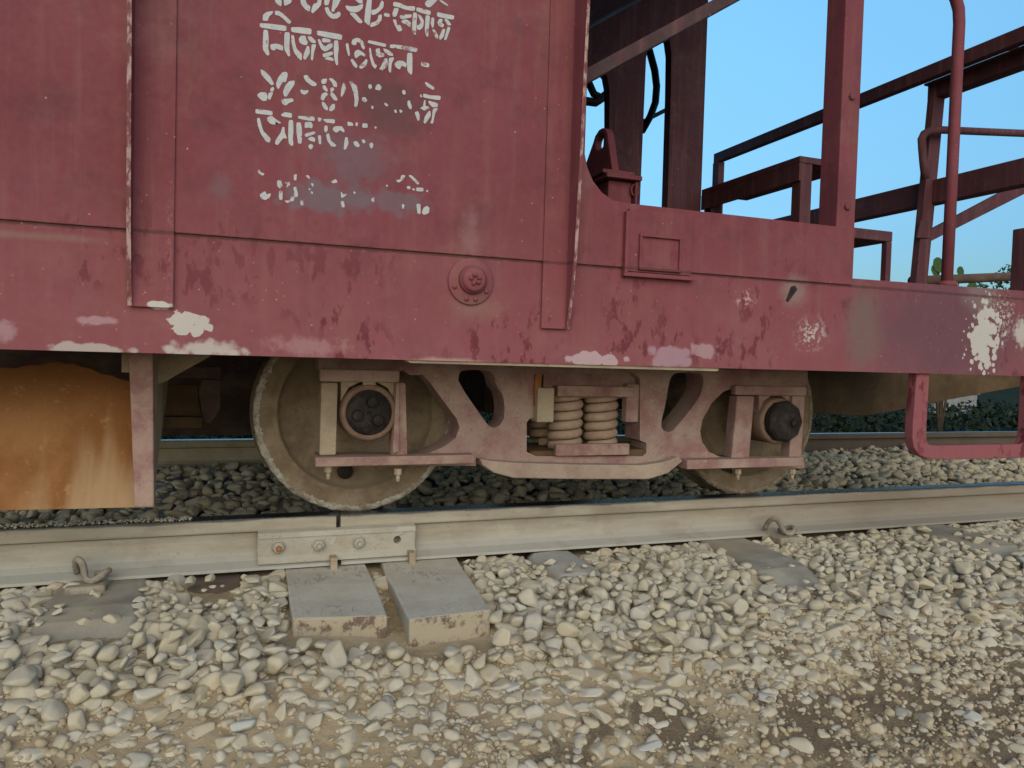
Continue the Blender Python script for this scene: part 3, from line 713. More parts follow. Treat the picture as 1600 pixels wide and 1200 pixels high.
# lower sill plate
m = MB().prism([(XL, ZS), (XR, ZS), (XR, .838), (P(1330, 437, 1.955)[0], .826), (P(1330, 437, 1.955)[0], ZL+.03), (XL, ZL+.03)], 1.956, 1.968)
obj('sill_plate', m, PAINT, W, .002)
obj('sill_flange', MB().box(XL, XR, 1.972, 2.06, ZS+.004, ZS+.016), INNER, W)
xa, xb = P(640, 575, 1.975)[0], P(1118, 580, 1.975)[0]
obj('sill_lip', MB().prism([(xa, ZS-.008), (xb, ZS-.010), (xb+.005, ZS+.003), (xa-.02, ZS+.003)], 1.962, 2.0), BEIGE, W, .001)
# upper side sheet with the rounded opening on its right
arc = [P(u, v, 1.95) for u, v in [(914, 240), (918, 262), (927, 283), (941, 301), (958, 313), (978, 321)]]
xj = P(900, 200, 1.95)[0]+.005
zp = .990
xr = P(1334, 400, 1.95)[0]
m = MB().prism([(XL, ZL), (xr, ZL), (xr, zp)]+[(P(1000, 323, 1.95)[0], zp)]+[(a, max(b, zp+.0005)) for a, b in arc[::-1]]+[(arc[0][0], ZT), (XL, ZT)], 1.950, 1.957)
SIDE = obj('side_sheet', m, PAINT, W, .0015)
obj('parapet_rim', MB().box(P(990, 323, 1.95)[0], xr-.001, 1.9585, 1.985, zp-.03, zp-.001), PAINT2, W, .001)
# stiffening ribs: flat pad plus a flange that tapers towards its foot
def rib(upad0, upad1, vbot, flange_u, top_proud, uedge_top):
    x0, x1 = P(upad0, 300, 1.945)[0], P(upad1, 300, 1.945)[0]; zb = P((upad0+upad1)/2, vbot, 1.945)[1]
    p = obj('rib_pad', MB().box(x0, x1, 1.944, 1.9495, zb, ZT-.01), PAINT, W, .0015)
    xf = x0 if flange_u == 'L' else x1
    zm = zb+.16
    k_ = top_proud; fr = [(.006, zb+.001), (k_*.35, zb+.10), (k_*.55, zb+.21), (k_*.72, zb+.45), (k_, zb+1.05), (k_*1.12, ZT-.012)]
    prof = [(1.9435, zb+.001)]+[(1.944-a, b) for a, b in fr]+[(1.9435, ZT-.012)]
    ed = MB()
    for (a, b), (c_, d_) in zip(fr[:-1], fr[1:]):
        xa_ = (xf0 := (x0 if flange_u == 'L' else x1-.006)); ed.hexa([(xa_-.0015, 1.9436-a, b), (xa_+.0075, 1.9436-a, b), (xa_+.0075, 1.9425-a, b), (xa_-.0015, 1.9425-a, b)], [(xa_-.0015, 1.9436-c_, d_), (xa_+.0075, 1.9436-c_, d_), (xa_+.0075, 1.9425-c_, d_), (xa_-.0015, 1.9425-c_, d_)])
    obj('flange_edge', ed, CHIPPED, p)
    obj('rib_flange', MB().prism(prof, xf-.001 if flange_u == 'L' else xf-.007, xf+.007 if flange_u == 'L' else xf+.001, axis='X'), PAINT2, p, .001)
    return x0, x1, zb
rib(203, 273, 480, 'L', .075, 190)
rib(852, 893, 514, 'R', .085, 920)
# weld bead along each seam of the pads, round boss, label holder
X, Z = P(735, 440, 1.956)
bo = obj('round_boss', MB().lathe(X, Z, [(.064, 1.957), (.064, 1.950), (.061, 1.948), (0, 1.948)], 40), PAINT, W)
obj('boss_hub', MB().lathe(X+.004, Z+.004, [(.040, 1.949), (.038, 1.938), (.033, 1.935), (.033, 1.930), (.026, 1.926), (0, 1.926)], 32), PAINT2, bo)
for a in (20, 100, 170, 250, 320): obj('boss_bolt', MB().lathe(X+.004+.012*math.cos(math.radians(a)), Z+.004+.012*math.sin(math.radians(a)), [(.006, 1.927), (.006, 1.920), (0, 1.918)], 8), PAINT2, bo)
for a in (200, 255, 285, 330): obj('rivet', MB().lathe(X+.05*math.cos(math.radians(a)), Z+.05*math.sin(math.radians(a)), [(.006, 1.949), (.006, 1.943), (0, 1.942)], 8), PAINT2, bo)
x0, x1, z0, z1 = rect(980, 331, 1080, 428, 1.945)
lb = obj('label_holder', MB().box(x0, x1, 1.938, 1.9495, z0, z1), PAINT2, W, .002)
a0, a1, c0, c1 = rect(998, 368, 1064, 424, 1.936)
m = MB(); t_ = .008
m.box(a0, a1, 1.929, 1.9375, c0, c0+t_); m.box(a0, a1, 1.929, 1.9375, c1-t_, c1); m.box(a0, a0+t_, 1.9295, 1.9375, c0+t_, c1-t_); m.box(a1-t_, a1, 1.9295, 1.9375, c0+t_, c1-t_)
obj('label_frame', m, PAINT2, lb, .001)
m = MB(); m.box(x0-.012, x0-.001, 1.932, 1.9495, z0-.004, z1-.01); m.box(x0-.012, x1+.012, 1.934, 1.9495, z0-.014, z0-.002)
obj('label_guide', m, PAINT2, lb, .001)
# torn hole in the sill
m = MB().prism(PP([(1228, 470), (1236, 448), (1242, 446), (1246, 452), (1236, 466), (1231, 472)], 1.955), 1.9545, 1.957); obj('torn_slot', m, GREASE, W)
# stencilled Bengali lettering, stroke by stroke as it stands on the sheet
C1, C2, C3, C4, C5 = (395, 0, .10625), (555, 0, .10835), (395, 100, .11668), (545, 100, .11668), (395, 250, .1875)
LET = {C1: '''330,-60 415,-60 420,90 385,75 335,30|455,-60 580,-60 560,40 465,88|700,-20 765,-20 790,60 845,100 830,168 770,130 715,60|965,-20 1008,-20 1000,70 950,130 880,195 862,170 880,95 900,60 950,45|1055,-30 1135,-30 1110,70 1060,75|1185,-30 1300,-30 1240,95 1205,130 1190,175 1160,160 1175,70|1060,115 1105,110 1130,170 1180,215 1230,200 1260,175 1285,190 1285,230 1240,268 1180,275 1130,250 1085,190|1365,85 1440,100 1530,95 1620,58 1610,120 1560,165 1500,180 1420,165 1385,140|1420,190 1500,195 1612,320 1595,342 1560,335|150,300 155,220 200,185 295,165 285,200 235,240 215,305|330,165 375,165 440,205 500,260 562,320 540,350 505,330 450,270 390,230 330,215|105,345 250,355 490,385 490,455 300,430 110,400|160,440 215,445 230,560 222,720 242,800 215,815 150,725|260,660 330,645 400,660 440,680 440,740 400,730 350,710 310,740 270,720|470,478 540,480 532,700 545,820 525,828 465,720|565,405 680,405 860,425 855,505 730,490 570,465|570,520 600,525 615,620 640,720 720,800 715,885 690,875 610,770 575,630|680,570 710,530 770,530 780,580 805,620 790,660 740,655 690,620|810,540 860,545 925,610 915,635 860,620 825,580|800,680 825,685 835,780 770,880 745,850 760,780|870,655 930,660 895,770 880,885 858,880 862,770|945,455 1060,470 1310,515 1305,585 1150,560 950,515|1020,575 1050,565 1135,585 1140,620 1030,620|960,580 985,585 1020,660 1070,690 1120,650 1165,640 1170,690 1100,740 1060,755 1010,720 975,640|1030,795 1170,760 1175,800 1060,840 1035,830|1060,865 1110,835 1180,860 1185,895 1120,880|1200,600 1250,600 1258,720 1245,830 1250,950 1235,958 1210,900 1195,760|1370,645 1400,640 1425,800 1410,825 1385,740|1440,880 1465,870 1535,960 1525,995 1480,960''',
C2: '''-30,-30 95,-30 105,45 60,45|180,-30 235,-30 225,150 205,370 135,310 150,150|385,10 410,40 400,110 330,175 275,210 240,210 235,150 300,140 350,95 370,40|340,215 380,215 375,290 330,350 240,388 215,375 230,335 290,315 330,280|420,190 495,205 490,245 420,230|555,30 650,50 740,95 860,95 855,155 740,140 640,105 550,85|565,120 625,125 590,235 550,240 540,195|545,285 585,290 605,380 640,360 675,410 665,445 620,450 580,370|640,225 810,210 805,250 660,275|665,295 740,285 800,330 800,395 740,350 675,325|840,180 890,195 875,400 870,500 855,500 820,440|905,210 945,235 985,300 975,390 930,432 895,420 890,370 930,360 950,310|890,110 970,130 1085,160 1080,215 960,185 885,155|1020,220 1075,235 1055,420 1050,525 1030,520 1008,450|1010,50 1030,15 1090,-10 1185,-10 1140,45 1080,100 1030,98|1215,5 1260,15 1330,70 1335,85 1270,50|1185,180 1290,205 1425,230 1415,280 1290,260 1185,235|1105,255 1135,265 1130,380 1110,400 1092,330|1115,425 1140,430 1195,520 1185,565 1150,530|1215,275 1260,280 1240,330 1280,360 1260,395 1215,380 1190,325|1285,275 1330,285 1385,360 1340,365|1265,420 1295,425 1270,530 1225,575 1212,540|1335,390 1370,400 1310,575 1285,575|-50,628 -36,574 20,550 60,560 110,600 135,680 125,715 95,680 80,630 40,602 12,612 14,645 -25,647|-8,770 5,738 40,720 90,745 155,800 140,815 80,785 30,820 10,838 -4,810|0,910 30,945 20,975 -10,965|160,850 175,880 150,950 90,990 60,975 75,930 120,900|190,585 300,605 445,640 435,675 300,645 185,615|205,690 220,700 235,800 280,930 310,945 290,990 250,950 215,830|300,710 350,700 355,760 420,780 410,815 350,825 300,790|405,700 470,725 530,765 545,805 490,800 430,750|430,845 460,850 465,940 400,1015 350,1000 380,950|490,840 560,830 520,920 510,1050 490,1030 480,960|505,645 640,655 895,695 890,750 740,725 590,690 505,690|570,920 620,880 690,885 735,920 730,970 670,940 640,1000 590,970|755,770 820,765 818,1085 760,1030 748,900|955,895 1065,920 1060,970 955,950''',
C3: '''105,75 150,95 230,170 280,265 255,285 180,210 120,140|235,340 265,310 285,325 270,365 245,370|215,390 270,380 230,480 205,460|65,410 110,380 180,390 195,440 180,490 130,490 75,440|315,260 345,180 400,115 450,110 465,140 440,240 400,235 360,300 345,335 325,310|410,370 440,290 490,235 555,225 555,270 490,370 445,440 420,420|385,475 530,465 545,495 480,520 440,555 400,530|680,160 725,150 770,210 855,265 840,295 790,290 710,225|640,345 690,360 745,355 735,385 690,410 650,390|918,235 935,205 990,200 980,255 935,268|1020,200 1060,195 1120,250 1125,310 1085,300 1060,240|935,295 965,290 1000,345 995,370 950,340|1040,330 1070,315 1090,340 1050,380|910,450 930,400 980,380 1005,410 960,450 950,485 920,480|1045,385 1075,390 1130,465 1125,490 1090,480 1045,420|928,510 960,520 1005,590 1000,620 960,600 930,550|1070,540 1095,540 1095,600 1050,632 1022,620 1040,570|1215,250 1235,270 1245,340 1190,440 1180,420 1190,330|1295,240 1320,230 1390,300 1405,390 1412,480 1390,580 1360,570 1370,480 1355,400 1330,310|40,605 260,635 260,685 40,660|60,730 90,725 130,890 235,1000 225,1050 180,1035 110,930 65,800|195,720 250,695 300,740 380,790 350,795 300,765 300,810 240,800 200,760|400,845 420,850 425,920 455,1000 410,985 330,1085 300,1065 310,1020 380,920|380,680 430,650 520,665 520,718 400,700|485,755 535,755 540,900 530,1000 540,1080 520,1095 485,1060 478,950|590,785 640,790 655,900 650,1060 610,1065 588,900|610,700 820,710 825,760 720,750 610,725|700,785 780,780 800,820 790,860 750,845 700,855|695,940 825,905 835,930 710,978|740,1000 790,975 830,1000 830,1040 770,1025|745,1105 770,1075 805,1090 795,1130 770,1140|875,720 920,730 900,770 880,765|940,740 1095,745 1095,795 980,780|875,960 910,960 912,1070 890,1070|960,830 995,830 1000,880 980,920 960,900|985,950 1015,930 1040,1030 1115,1090 1100,1105 1050,1100 1000,1020|1075,860 1110,835 1190,840 1225,890 1220,915 1170,880 1120,918 1080,890|1240,985 1265,985 1280,1060 1245,1140 1220,1140 1230,1060|1270,775 1330,790 1345,825 1275,825|1380,785 1405,790 1400,830 1380,825|1350,1045 1390,1035 1430,1090 1410,1115 1365,1090''',
C4: '''265,280 295,275 308,310 285,335 268,315|355,340 370,290 400,270 435,310 420,350|180,455 215,445 245,490 220,510 185,490|300,560 325,565 325,600 305,595|475,530 495,525 525,555 505,565|718,360 745,350 760,395 740,410 720,390|790,500 810,490 838,560 835,600 815,600 790,550|610,620 630,615 640,650 620,650|680,610 720,635 690,655|1020,250 1045,250 1145,320 1130,345 1050,300|955,410 970,415 980,440 960,440|1000,400 1090,425 1225,430 1222,480 1130,470 1000,445|1065,495 1130,510 1190,535 1185,575 1120,575 1085,540|960,590 1000,570 1010,490 1025,490 1020,565 1070,575 1075,600 1010,620|885,650 925,635 945,690 940,755 925,755|1060,650 1085,625 1095,690 1020,800 1005,780 1020,710|1130,600 1190,595 1150,660 1125,795 1095,790 1115,740|185,800 245,800 250,850 185,850|345,840 370,845 360,870|175,1020 205,1015 220,1050 195,1062|280,1070 310,1055 325,1080 310,1130 285,1110''',
C5: '''40,90 55,80 65,105 95,115 85,128 55,115|60,290 100,262 115,290 150,280 140,310 105,332 70,320|205,175 235,170 245,220 225,235 205,215|225,255 245,260 245,330 225,330 218,290|345,125 365,120 360,170 345,165|265,185 300,185 310,205 280,228 290,205|340,230 360,225 375,290 365,310 340,300 350,270|320,310 345,300 340,340 290,358 265,340 310,340|400,340 425,340 425,375 400,375|445,130 465,130 475,155 460,150|485,195 505,200 500,225|465,240 480,240 475,252|482,262 500,268 495,285|655,180 690,162 705,185 670,192|735,265 750,290 785,285 740,318|735,345 755,345 765,390 745,395|838,265 855,268 850,285|990,320 1010,315 1010,350 992,340|1110,208 1125,212 1118,225|1195,170 1230,165 1240,128 1270,130 1250,165 1215,187|1300,130 1320,128 1385,190 1375,205 1320,150|1285,222 1310,220 1310,240 1290,240|1365,232 1420,235 1418,260 1365,258|1325,240 1350,242 1345,255|1445,252 1460,255 1455,268|1245,370 1262,375 1255,405 1246,400|1365,368 1395,368 1395,450 1375,445|1410,440 1425,400 1450,385 1470,400 1465,440 1430,455'''}
m = MB()
for (ox, oy, sc), txt in LET.items():
    for ip, pg in enumerate(txt.split('|')):
        p = [tuple(float(q) for q in s.split(',')) for s in pg.split()]
        p = [(ox+a*sc, oy+b*sc) for a, b in p]
        m.prism(PP(grow(soften(p), .55), 1.9495), 1.9492-(ip % 12)*3e-5-(ox > 500)*1.5e-5, 1.9503)
obj('stencil_lettering', m, LETTER, SIDE)

# posts and rails of the end platform
x0, x1 = P(1312, 300, 1.952)[0], P(1345, 200, 1.952)[0]
obj('corner_post', MB().box(x0, x1, 1.959, 2.045, .84, ZT), PAINT2, W, .004)
xh = P(1490, 220, 1.99)[0]
pts = [(xh, 1.99, .80), (xh, 1.99, 1.3), (xh, 1.99, 1.76)]+[(xh-.13*(1-math.cos(a)), 1.99, 1.77+.13*math.sin(a)) for a in [.3, .6, .9, 1.2, 1.57]]+[(xh-.3, 1.99, 1.90)]
obj('pole_collar', MB().lathe(xh, 1.99, [(.034, .828), (.034, .842), (.028, .848), (0, .848)], 20, axis='Z'), PAINT2, W)
obj('grab_pole', MB().tube(pts, .0195, 14), PAINT2, W)
cp = bpy.data.objects['corner_post']
for zz__ in (1.06, 1.42): obj('post_bolt', MB().lathe((x0+x1)/2, zz__, [(.012, 1.960), (.012, 1.952), (.009, 1.950), (0, 1.950)], 6, smooth=False), PAINT2, cp)
obj('post_foot', MB().box(x0-.02, x1+.004, 1.9585, 2.06, .965, .989), PAINT2, cp, .004)
# transverse handrail across the end platform
r1 = ray(1115, 245); YE = 5.15; XE = YE*r1[0]/r1[1]
yn, zn = PX(1560, 65, XE); zt = P(1115, 243, YE)[1]; zb_ = P(1115, 262, YE)[1]
zavg = (zt+PX(1345, 142, XE)[1])/2
obj('end_handrail', MB().box(XE, XE+.05, 1.98, YE, zavg-.075, zavg), RED_SHADED, W, .003)
obj('handrail_stub', MB().box(XE-.004, XE+.054, YE-.075, YE+.002, .83, zavg-.076), RED_SHADED, W, .003)
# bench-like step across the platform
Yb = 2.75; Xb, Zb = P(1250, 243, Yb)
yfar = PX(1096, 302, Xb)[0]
bn = obj('step_bench', MB().box(Xb, Xb+.30, Yb, yfar, Zb-.03, Zb), RED_SHADED, W, .003)
m = MB().box(Xb, Xb+.012, Yb+.001, yfar, Zb-.11, Zb-.031); obj('bench_apron', m, RED_SHADED, bn)
for yy in (Yb+.002, (Yb+yfar)/2+.3, yfar-.07): obj('bench_leg', MB().box(Xb+.013, Xb+.075, yy, yy+.06, .82, Zb-.031), RED_SHADED, bn, .003)
obj('bench_leg', MB().box(Xb+.22, Xb+.28, Yb+.002, Yb+.06, .82, Zb-.031), RED_SHADED, bn, .003)
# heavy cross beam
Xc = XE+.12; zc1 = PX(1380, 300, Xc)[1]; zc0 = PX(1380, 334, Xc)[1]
obj('cross_beam', MB().box(Xc, Xc+.08, 1.98, 5.2, zc0, zc1), RED_SHADED, W, .004)
# small bracket seat right of the post
Ys = 2.5; x0, x1, z0, z1 = rect(1325, 358, 1395, 376, Ys); zf = .82
sb = obj('bracket_step', MB().box(x0-.08, x1, Ys, Ys+.22, z0+.004, z1), RED_SHADED, W, .004)
obj('bracket_leg', MB().box(x1-.030, x1-.001, Ys+.001, Ys+.03, zf, z0+.003), RED_SHADED, sb, .002)
# leaning leg, upper bar, rod loop and brace of the brake stand
Yk = 3.2
obj('stand_leg', MB().prism(PP([(1462, 128), (1479, 128), (1449, 445), (1431, 445)], Yk), Yk, Yk+.045), RED_SHADED, W, .003)
a = P(1458, 127, Yk); zq = PX(1560, 84, a[0])[1]; zq = (zq+a[1])/2
obj('stand_top_bar', MB().prism([(a[0], zq), (a[0], zq-.012), (a[0]+.03, zq-.012), (a[0]+.03, zq-.085), (a[0]+.11, zq-.085), (a[0]+.11, zq)], 1.98, Yk+.06), RED_SHADED, W, .002)
obj('stand_upright', MB().prism(PP([(1583, 60), (1591, 58), (1592, 78), (1584, 80)], Yk), Yk, Yk+.03), RED_SHADED, W)
lp = [P(u, v, Yk-.06) for u, v in [(1446, 280), (1443, 255), (1441, 232), (1440, 217), (1444, 209), (1452, 205), (1470, 203), (1540, 206), (1660, 211)]]
obj('hand_loop', MB().tube([(p[0], Yk-.06, p[1]) for p in lp], .021, 12), RED_SHADED, W)
obj('stand_brace', MB().prism(PP([(1452, 360), (1640, 260), (1640, 283), (1452, 378)], Yk+.05), Yk+.046, Yk+.075), RED_SHADED, W, .002)
obj('stand_gusset', MB().prism(PP([(1436, 345), (1452, 345), (1450, 372), (1430, 372)], Yk), Yk-.012, Yk-.001), RED_SHADED, W, .001)
a = P(1424, 439, Yk+.1); b = P(1680, 428, Yk+.1)
obj('deck_bar', MB().tube([(a[0], Yk+.1, a[1]), (b[0], Yk+.1, b[1])], .028, 12), INNER, W)
x0, x1, z0, z1 = rect(1581, 362, 1640, 385, 2.45); obj('valve_box', MB().box(x0, x1, 2.33, 2.45, .84, z1), RED_SHADED, W, .006)

BRACEM = wagon_paint('wagon_brace_shaded', base=(.050, .024, .026))  # brace red darkened further, shade put into its colour
# hopper end: sloping sheet overhead, inner plate with arched openings, brace
Y1 = YFAR-.05
A0 = P(905, 108, Y1); A1 = P(1130, -18, Y1); sl = (A1[1]-A0[1])/(A1[0]-A0[0])
xs0, xs1 = .93, 4.2
zz = lambda x: A0[1]+sl*(x-A0[0])
m = MB().hexa([(xs0, 1.99, zz(xs0)), (xs1, 1.99, zz(xs1)), (xs1, Y1, zz(xs1)), (xs0, Y1, zz(xs0))],
              [(xs0, 1.99, zz(xs0)+.01), (xs1, 1.99, zz(xs1)+.01), (xs1, Y1, zz(xs1)+.01), (xs0, Y1, zz(xs0)+.01)])
obj('hopper_slope_sheet', m, RED_SHADED, W)
a = P(900, 116, 2.0); b = P(1322, -113, 2.0)
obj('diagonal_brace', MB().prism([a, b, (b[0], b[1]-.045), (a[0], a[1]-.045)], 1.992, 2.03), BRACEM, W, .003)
Yi = 3.5
ox = PP([(850, 340), (1094, 350), (1107, -10), (1112, -140), (850, -140)], Yi)
ox[0] = (ox[0][0], .80); ox[1] = (P(1095, 330, Yi)[0], .80); xr_ = ox[1][0]
ox[2] = (xr_, zz(xr_)-.02); ox[3] = (xr_-.05, zz(xr_-.05)-.02); ox[4] = (ox[0][0], max(zz(ox[0][0])-.02, 1.2))
h1 = PP([(999, 345), (1010, 90), (1015, 66), (1027, 52), (1037, 50), (1046, 62), (1049, 85), (1048, 150), (1042, 345)], Yi)
h2 = PP([(895, 330), (905, 130), (912, 112), (924, 104), (938, 106), (948, 118), (952, 140), (952, 200), (944, 330)], Yi)
xq = sum(p[0] for p in h1[-2:])/2
PLATE = obj('bulkhead_plate', MB().prism(ox, Yi, Yi+.06, [h1, h2]), RED_SHADED, W, .003)
x0, x1, z0, z1 = rect(990, 330, 1008, 40, Yi-.02); obj('bulkhead_strap', MB().box(x0, x1, Yi-.03, Yi-.001, .82, z1), RED_SHADED, PLATE, .002)
hp = [P(u, v, Yi+.3) for u, v in [(1005, 62), (1015, 80), (1023, 110), (1026, 135), (1024, 160), (1016, 182), (1003, 205)]]
obj('air_hose', MB().tube([(p[0], Yi+.3, p[1]) for p in hp], .021, 10), GREASE, W)
a = P(985, 200, Yi+.4); b = P(1052, 166, Yi+.4); obj('brake_rod', MB().tube([(a[0], Yi+.4, a[1]), (b[0], Yi+.4, b[1])], .012, 8), GREASE, W)
m = MB(); Yv = Yi+.5
for pts_, r0 in (([(905, 90), (918, 125), (928, 147), (940, 152), (955, 140)], .022), ([(890, 170), (915, 158), (930, 160), (945, 150)], .026)):
    q = [P(u, v, Yv) for u, v in pts_]; m.tube([(p[0], Yv, p[1]) for p in q], r0, 10)
obj('brake_pipe', m, GREASE, W)
# lug bracket with its eye, on a pedestal
Xg = P(958, 240, 2.55)[0]; yf = 2.55
zb0 = P(968, 268, yf)[1]; zt0 = P(946, 193, yf+.05)[1]
prof = [(yf, zb0), (yf+.05, zt0-.05)]+[(yf+.115-.065*math.cos(t), zt0-.05+.05*math.sin(t)) for t in (.3, .8, 1.3, 1.8, 2.4, 2.9)]+[(yf+.27, zb0+.05), (yf+.30, zb0)]
hole_ = [(yf+.115+.042*math.cos(t*math.pi/6), zt0-.052+.030*math.sin(t*math.pi/6)) for t in range(12)]
lug = obj('lug_bracket', MB().prism(prof, Xg, Xg+.03, [hole_], axis='X'), PAINT2, W, .004)
obj('lug_base', MB().box(Xg-.05, Xg+.085, yf-.02, yf+.30, zb0-.016, zb0-.001), PAINT2, lug, .003)
obj('lug_base_plate', MB().box(Xg-.04, Xg+.11, yf-.035, yf+.31, zb0-.034, zb0-.0165), PAINT2, lug, .003)
ped = obj('pedestal', MB().box(Xg-.015, Xg+.085, yf, yf+.16, .80, zb0-.035), PAINT_STEP, W, .004)
obj('pedestal_gusset', MB().box(Xg+.090, Xg+.098, yf-.02, yf+.2, .80, zb0-.035), PAINT2, ped)
c = P(990, 298, yf); q = [(c[0]+.016*math.cos(t*.5), yf-.01, c[1]+.022*math.sin(t*.5)) for t in range(14)]
obj('pedestal_ring', MB().tube(q, .0045, 8), PAINT2, ped)

obj('unseen_shade_sheet', MB().box(arc[0][0]+.001, xr, 1.9502, 1.957, 1.84, ZT), PAINT2, W)  # unseen sheet added above the opening to keep light off the bulkhead
# floor, far side, roof of the dark underside
obj('floor', MB().box(XL, XR, 1.972, YFAR-.012, .66, .70), INNER, W)
obj('far_side_sill', MB().box(XL, XR, YFAR-.01, YFAR, ZS, .81), PAINT2, W)
obj('far_side_sheet', MB().box(XL, xj, YFAR-.01, YFAR, .811, ZT), PAINT2, W)
obj('hopper_end_sheet', MB().hexa([(xj-.012, 1.96, .81), (xj, 1.96, .81), (xj, YFAR-.012, .81), (xj-.012, YFAR-.012, .81)], [(xj-.012, 1.96, zz(xj)), (xj, 1.96, zz(xj)), (xj, YFAR-.012, zz(xj)), (xj-.012, YFAR-.012, zz(xj))]), RED_SHADED, W)

# side step hanging under the platform
outer = PP([(1431, 580), (1425, 660), (1424, 684), (1427, 700), (1435, 711), (1450, 717), (1480, 718), (1601, 715), (1613, 711), (1620, 702), (1622, 690), (1627, 580)], 1.975)
inner = PP([(1607, 580), (1601, 684), (1598, 691), (1592, 694), (1456, 696), (1449, 694), (1446, 688), (1446, 670), (1451, 580)], 1.975)
obj('side_step', MB().prism(outer+inner, 1.970, 2.005), PAINT_STEP, W, .003)

# hopper door chute with its flanges at left
YC = 2.22
pl = [(-160, 802), (217, 793), (214, 740), (208, 601), (196, 597), (182, 594), (168, 588), (150, 585), (134, 577), (118, 574), (104, 568), (92, 569), (80, 565), (62, 567), (48, 572), (30, 571), (10, 576), (-20, 574), (-70, 578), (-160, 575)]
pw = PP(pl, YC); z00 = min(p[1] for p in pw)
ch = obj('discharge_chute', MB().prism(pw, YC, YC+.012).shift(lambda x, y, z: (x, y+(z-z00)*.22, z)), CHUTE, W, .002)
x0, x1, z0, z1 = rect(212, 557, 240, 792, 2.16)
fl = obj('chute_flange', MB().hexa([(x0, 2.15, z0), (x1+.004, 2.15, z0), (x1+.004, 2.19, z0), (x0, 2.19, z0)], [(x0-.022, 2.15, ZS+.1), (x1-.004, 2.15, ZS+.1), (x1-.004, 2.19, ZS+.1), (x0-.022, 2.19, ZS+.1)]), MAUVE, ch, .004)
xf = x1-.003
obj('chute_side_plate', MB().prism([(2.191, .125), (2.22, .125), (2.95, .64), (2.191, .64)], xf-.012, xf-.001, axis='X'), BEIGE, ch)
obj('chute_gusset', MB().prism(PP([(241, 540), (335, 540), (328, 557), (290, 578), (262, 594), (243, 602)], 2.30), 2.30, 2.312), BEIGE, ch)
x0, x1, z0, z1 = rect(190, 540, 204, 582, 2.2); obj('chute_hinge_plate', MB().box(x0, x1, 2.2, 2.215, z0, .64), BEIGE, ch, .001)
# far hopper sheets seen beneath, and brake gear
obj('inner_hopper_sheet', MB().hexa([(-1.7, 3.9, .112), (.3, 3.9, .112), (.3, 3.92, .112), (-1.7, 3.92, .112)], [(-1.7, 3.3, .655), (.3, 3.3, .655), (.3, 3.32, .655), (-1.7, 3.32, .655)]), INNER, W)
Yg = 3.0
m = MB(); m.prism(PP([(258, 572), (346, 574), (346, 592), (258, 590)], Yg), Yg, Yg+.05); m.prism(PP([(316, 593), (346, 593), (344, 640), (330, 662), (318, 660), (310, 615)], Yg), Yg+.004, Yg+.04)
bg_ = obj('brake_hanger', m, INNER, W, .003)
m = MB(); m.prism(PP([(258, 600), (308, 602), (314, 650), (256, 650)], Yg), Yg+.03, Yg+.05); m.prism(PP([(256, 651), (318, 652), (316, 669), (255, 668)], Yg), Yg-.01, Yg+.04)
obj('brake_shoe', m, UNDER, bg_, .003)
# centre sill / bolster seen beyond the right-hand wheel
Yc = 3.5
m = MB().prism(PP([(1180, 560), (1720, 560), (1720, 578), (1600, 603), (1480, 625), (1400, 642), (1350, 650), (1180, 640)], Yc), Yc, Yc+.2); obj('centre_sill', m, UNDER, W, .004)

# ------------------------------------------------------------------ the bogie
YBG = 2.33
outl = PP([(498, 535), (498, 578), (632, 580), (640, 586), (650, 586), (660, 585), (672, 598), (714, 655), (718, 668), (712, 684), (695, 697), (675, 706), (660, 713), (600, 714), (496, 713), (496, 726),
           (600, 727), (744, 728), (744, 715), (752, 724), (770, 738), (800, 746), (900, 748), (1010, 748), (1040, 739), (1062, 722), (1068, 717), (1072, 729), (1257, 732), (1257, 722),
           (1170, 718), (1125, 714), (1108, 706), (1097, 690), (1094, 674), (1098, 655), (1112, 630), (1130, 612), (1150, 605), (1200, 603), (1256, 603), (1262, 600), (1262, 535)], YBG)
h1 = PP([(717, 584), (723, 578), (762, 578), (772, 586), (775, 602), (787, 618), (789, 648), (783, 664), (770, 669), (760, 662), (716, 598)], YBG)
h2 = PP([(843, 592), (850, 583), (990, 583), (1000, 592), (1000, 688), (1010, 692), (1010, 708), (1004, 713), (838, 713), (823, 706), (823, 660), (828, 654), (843, 652)], YBG)
h3 = PP([(1045, 599), (1050, 586), (1060, 582), (1092, 582), (1099, 588), (1099, 604), (1091, 625), (1053, 672), (1044, 676), (1034, 671), (1033, 659), (1040, 632)], YBG)
BF = obj('bogie_side_frame', MB().prism(outl, YBG, YBG+.11, [chaikin(h1), h2, chaikin(h3)]), PINK, W, .006, 3)
fl_ = PP([(748, 716), (765, 719), (800, 722), (900, 725), (1000, 726), (1035, 721), (1058, 713), (1064, 720), (1040, 739), (1010, 748), (900, 748), (800, 746), (770, 738), (752, 726)], YBG-.03)
obj('bottom_flange', MB().prism(fl_, YBG-.045, YBG-.001), FLANGEM, BF, .005, 3)
def px_box(name, u0, v0, u1, v1, y0, y1, mat, par, bev=.004, tp=None):
    x0, x1, z0, z1 = rect(u0, v0, u1, v1, y0); return obj(name, MB().box(x0, x1, y0, y1, z0, z1), mat, par, bev, 3)
px_box('tie_bar', 493, 713, 742, 727, YBG-.06, YBG-.002, MAUVE, BF, .003)
px_box('tie_bar', 1074, 717, 1256, 731, YBG-.06, YBG-.002, PINK, BF, .003)
px_box('pedestal_lintel', 500, 577, 625, 597, YBG-.035, YBG-.001, PINK, BF, .006)
px_box('pedestal_lintel', 1150, 603, 1261, 618, YBG-.035, YBG-.001, PINK, BF, .006)
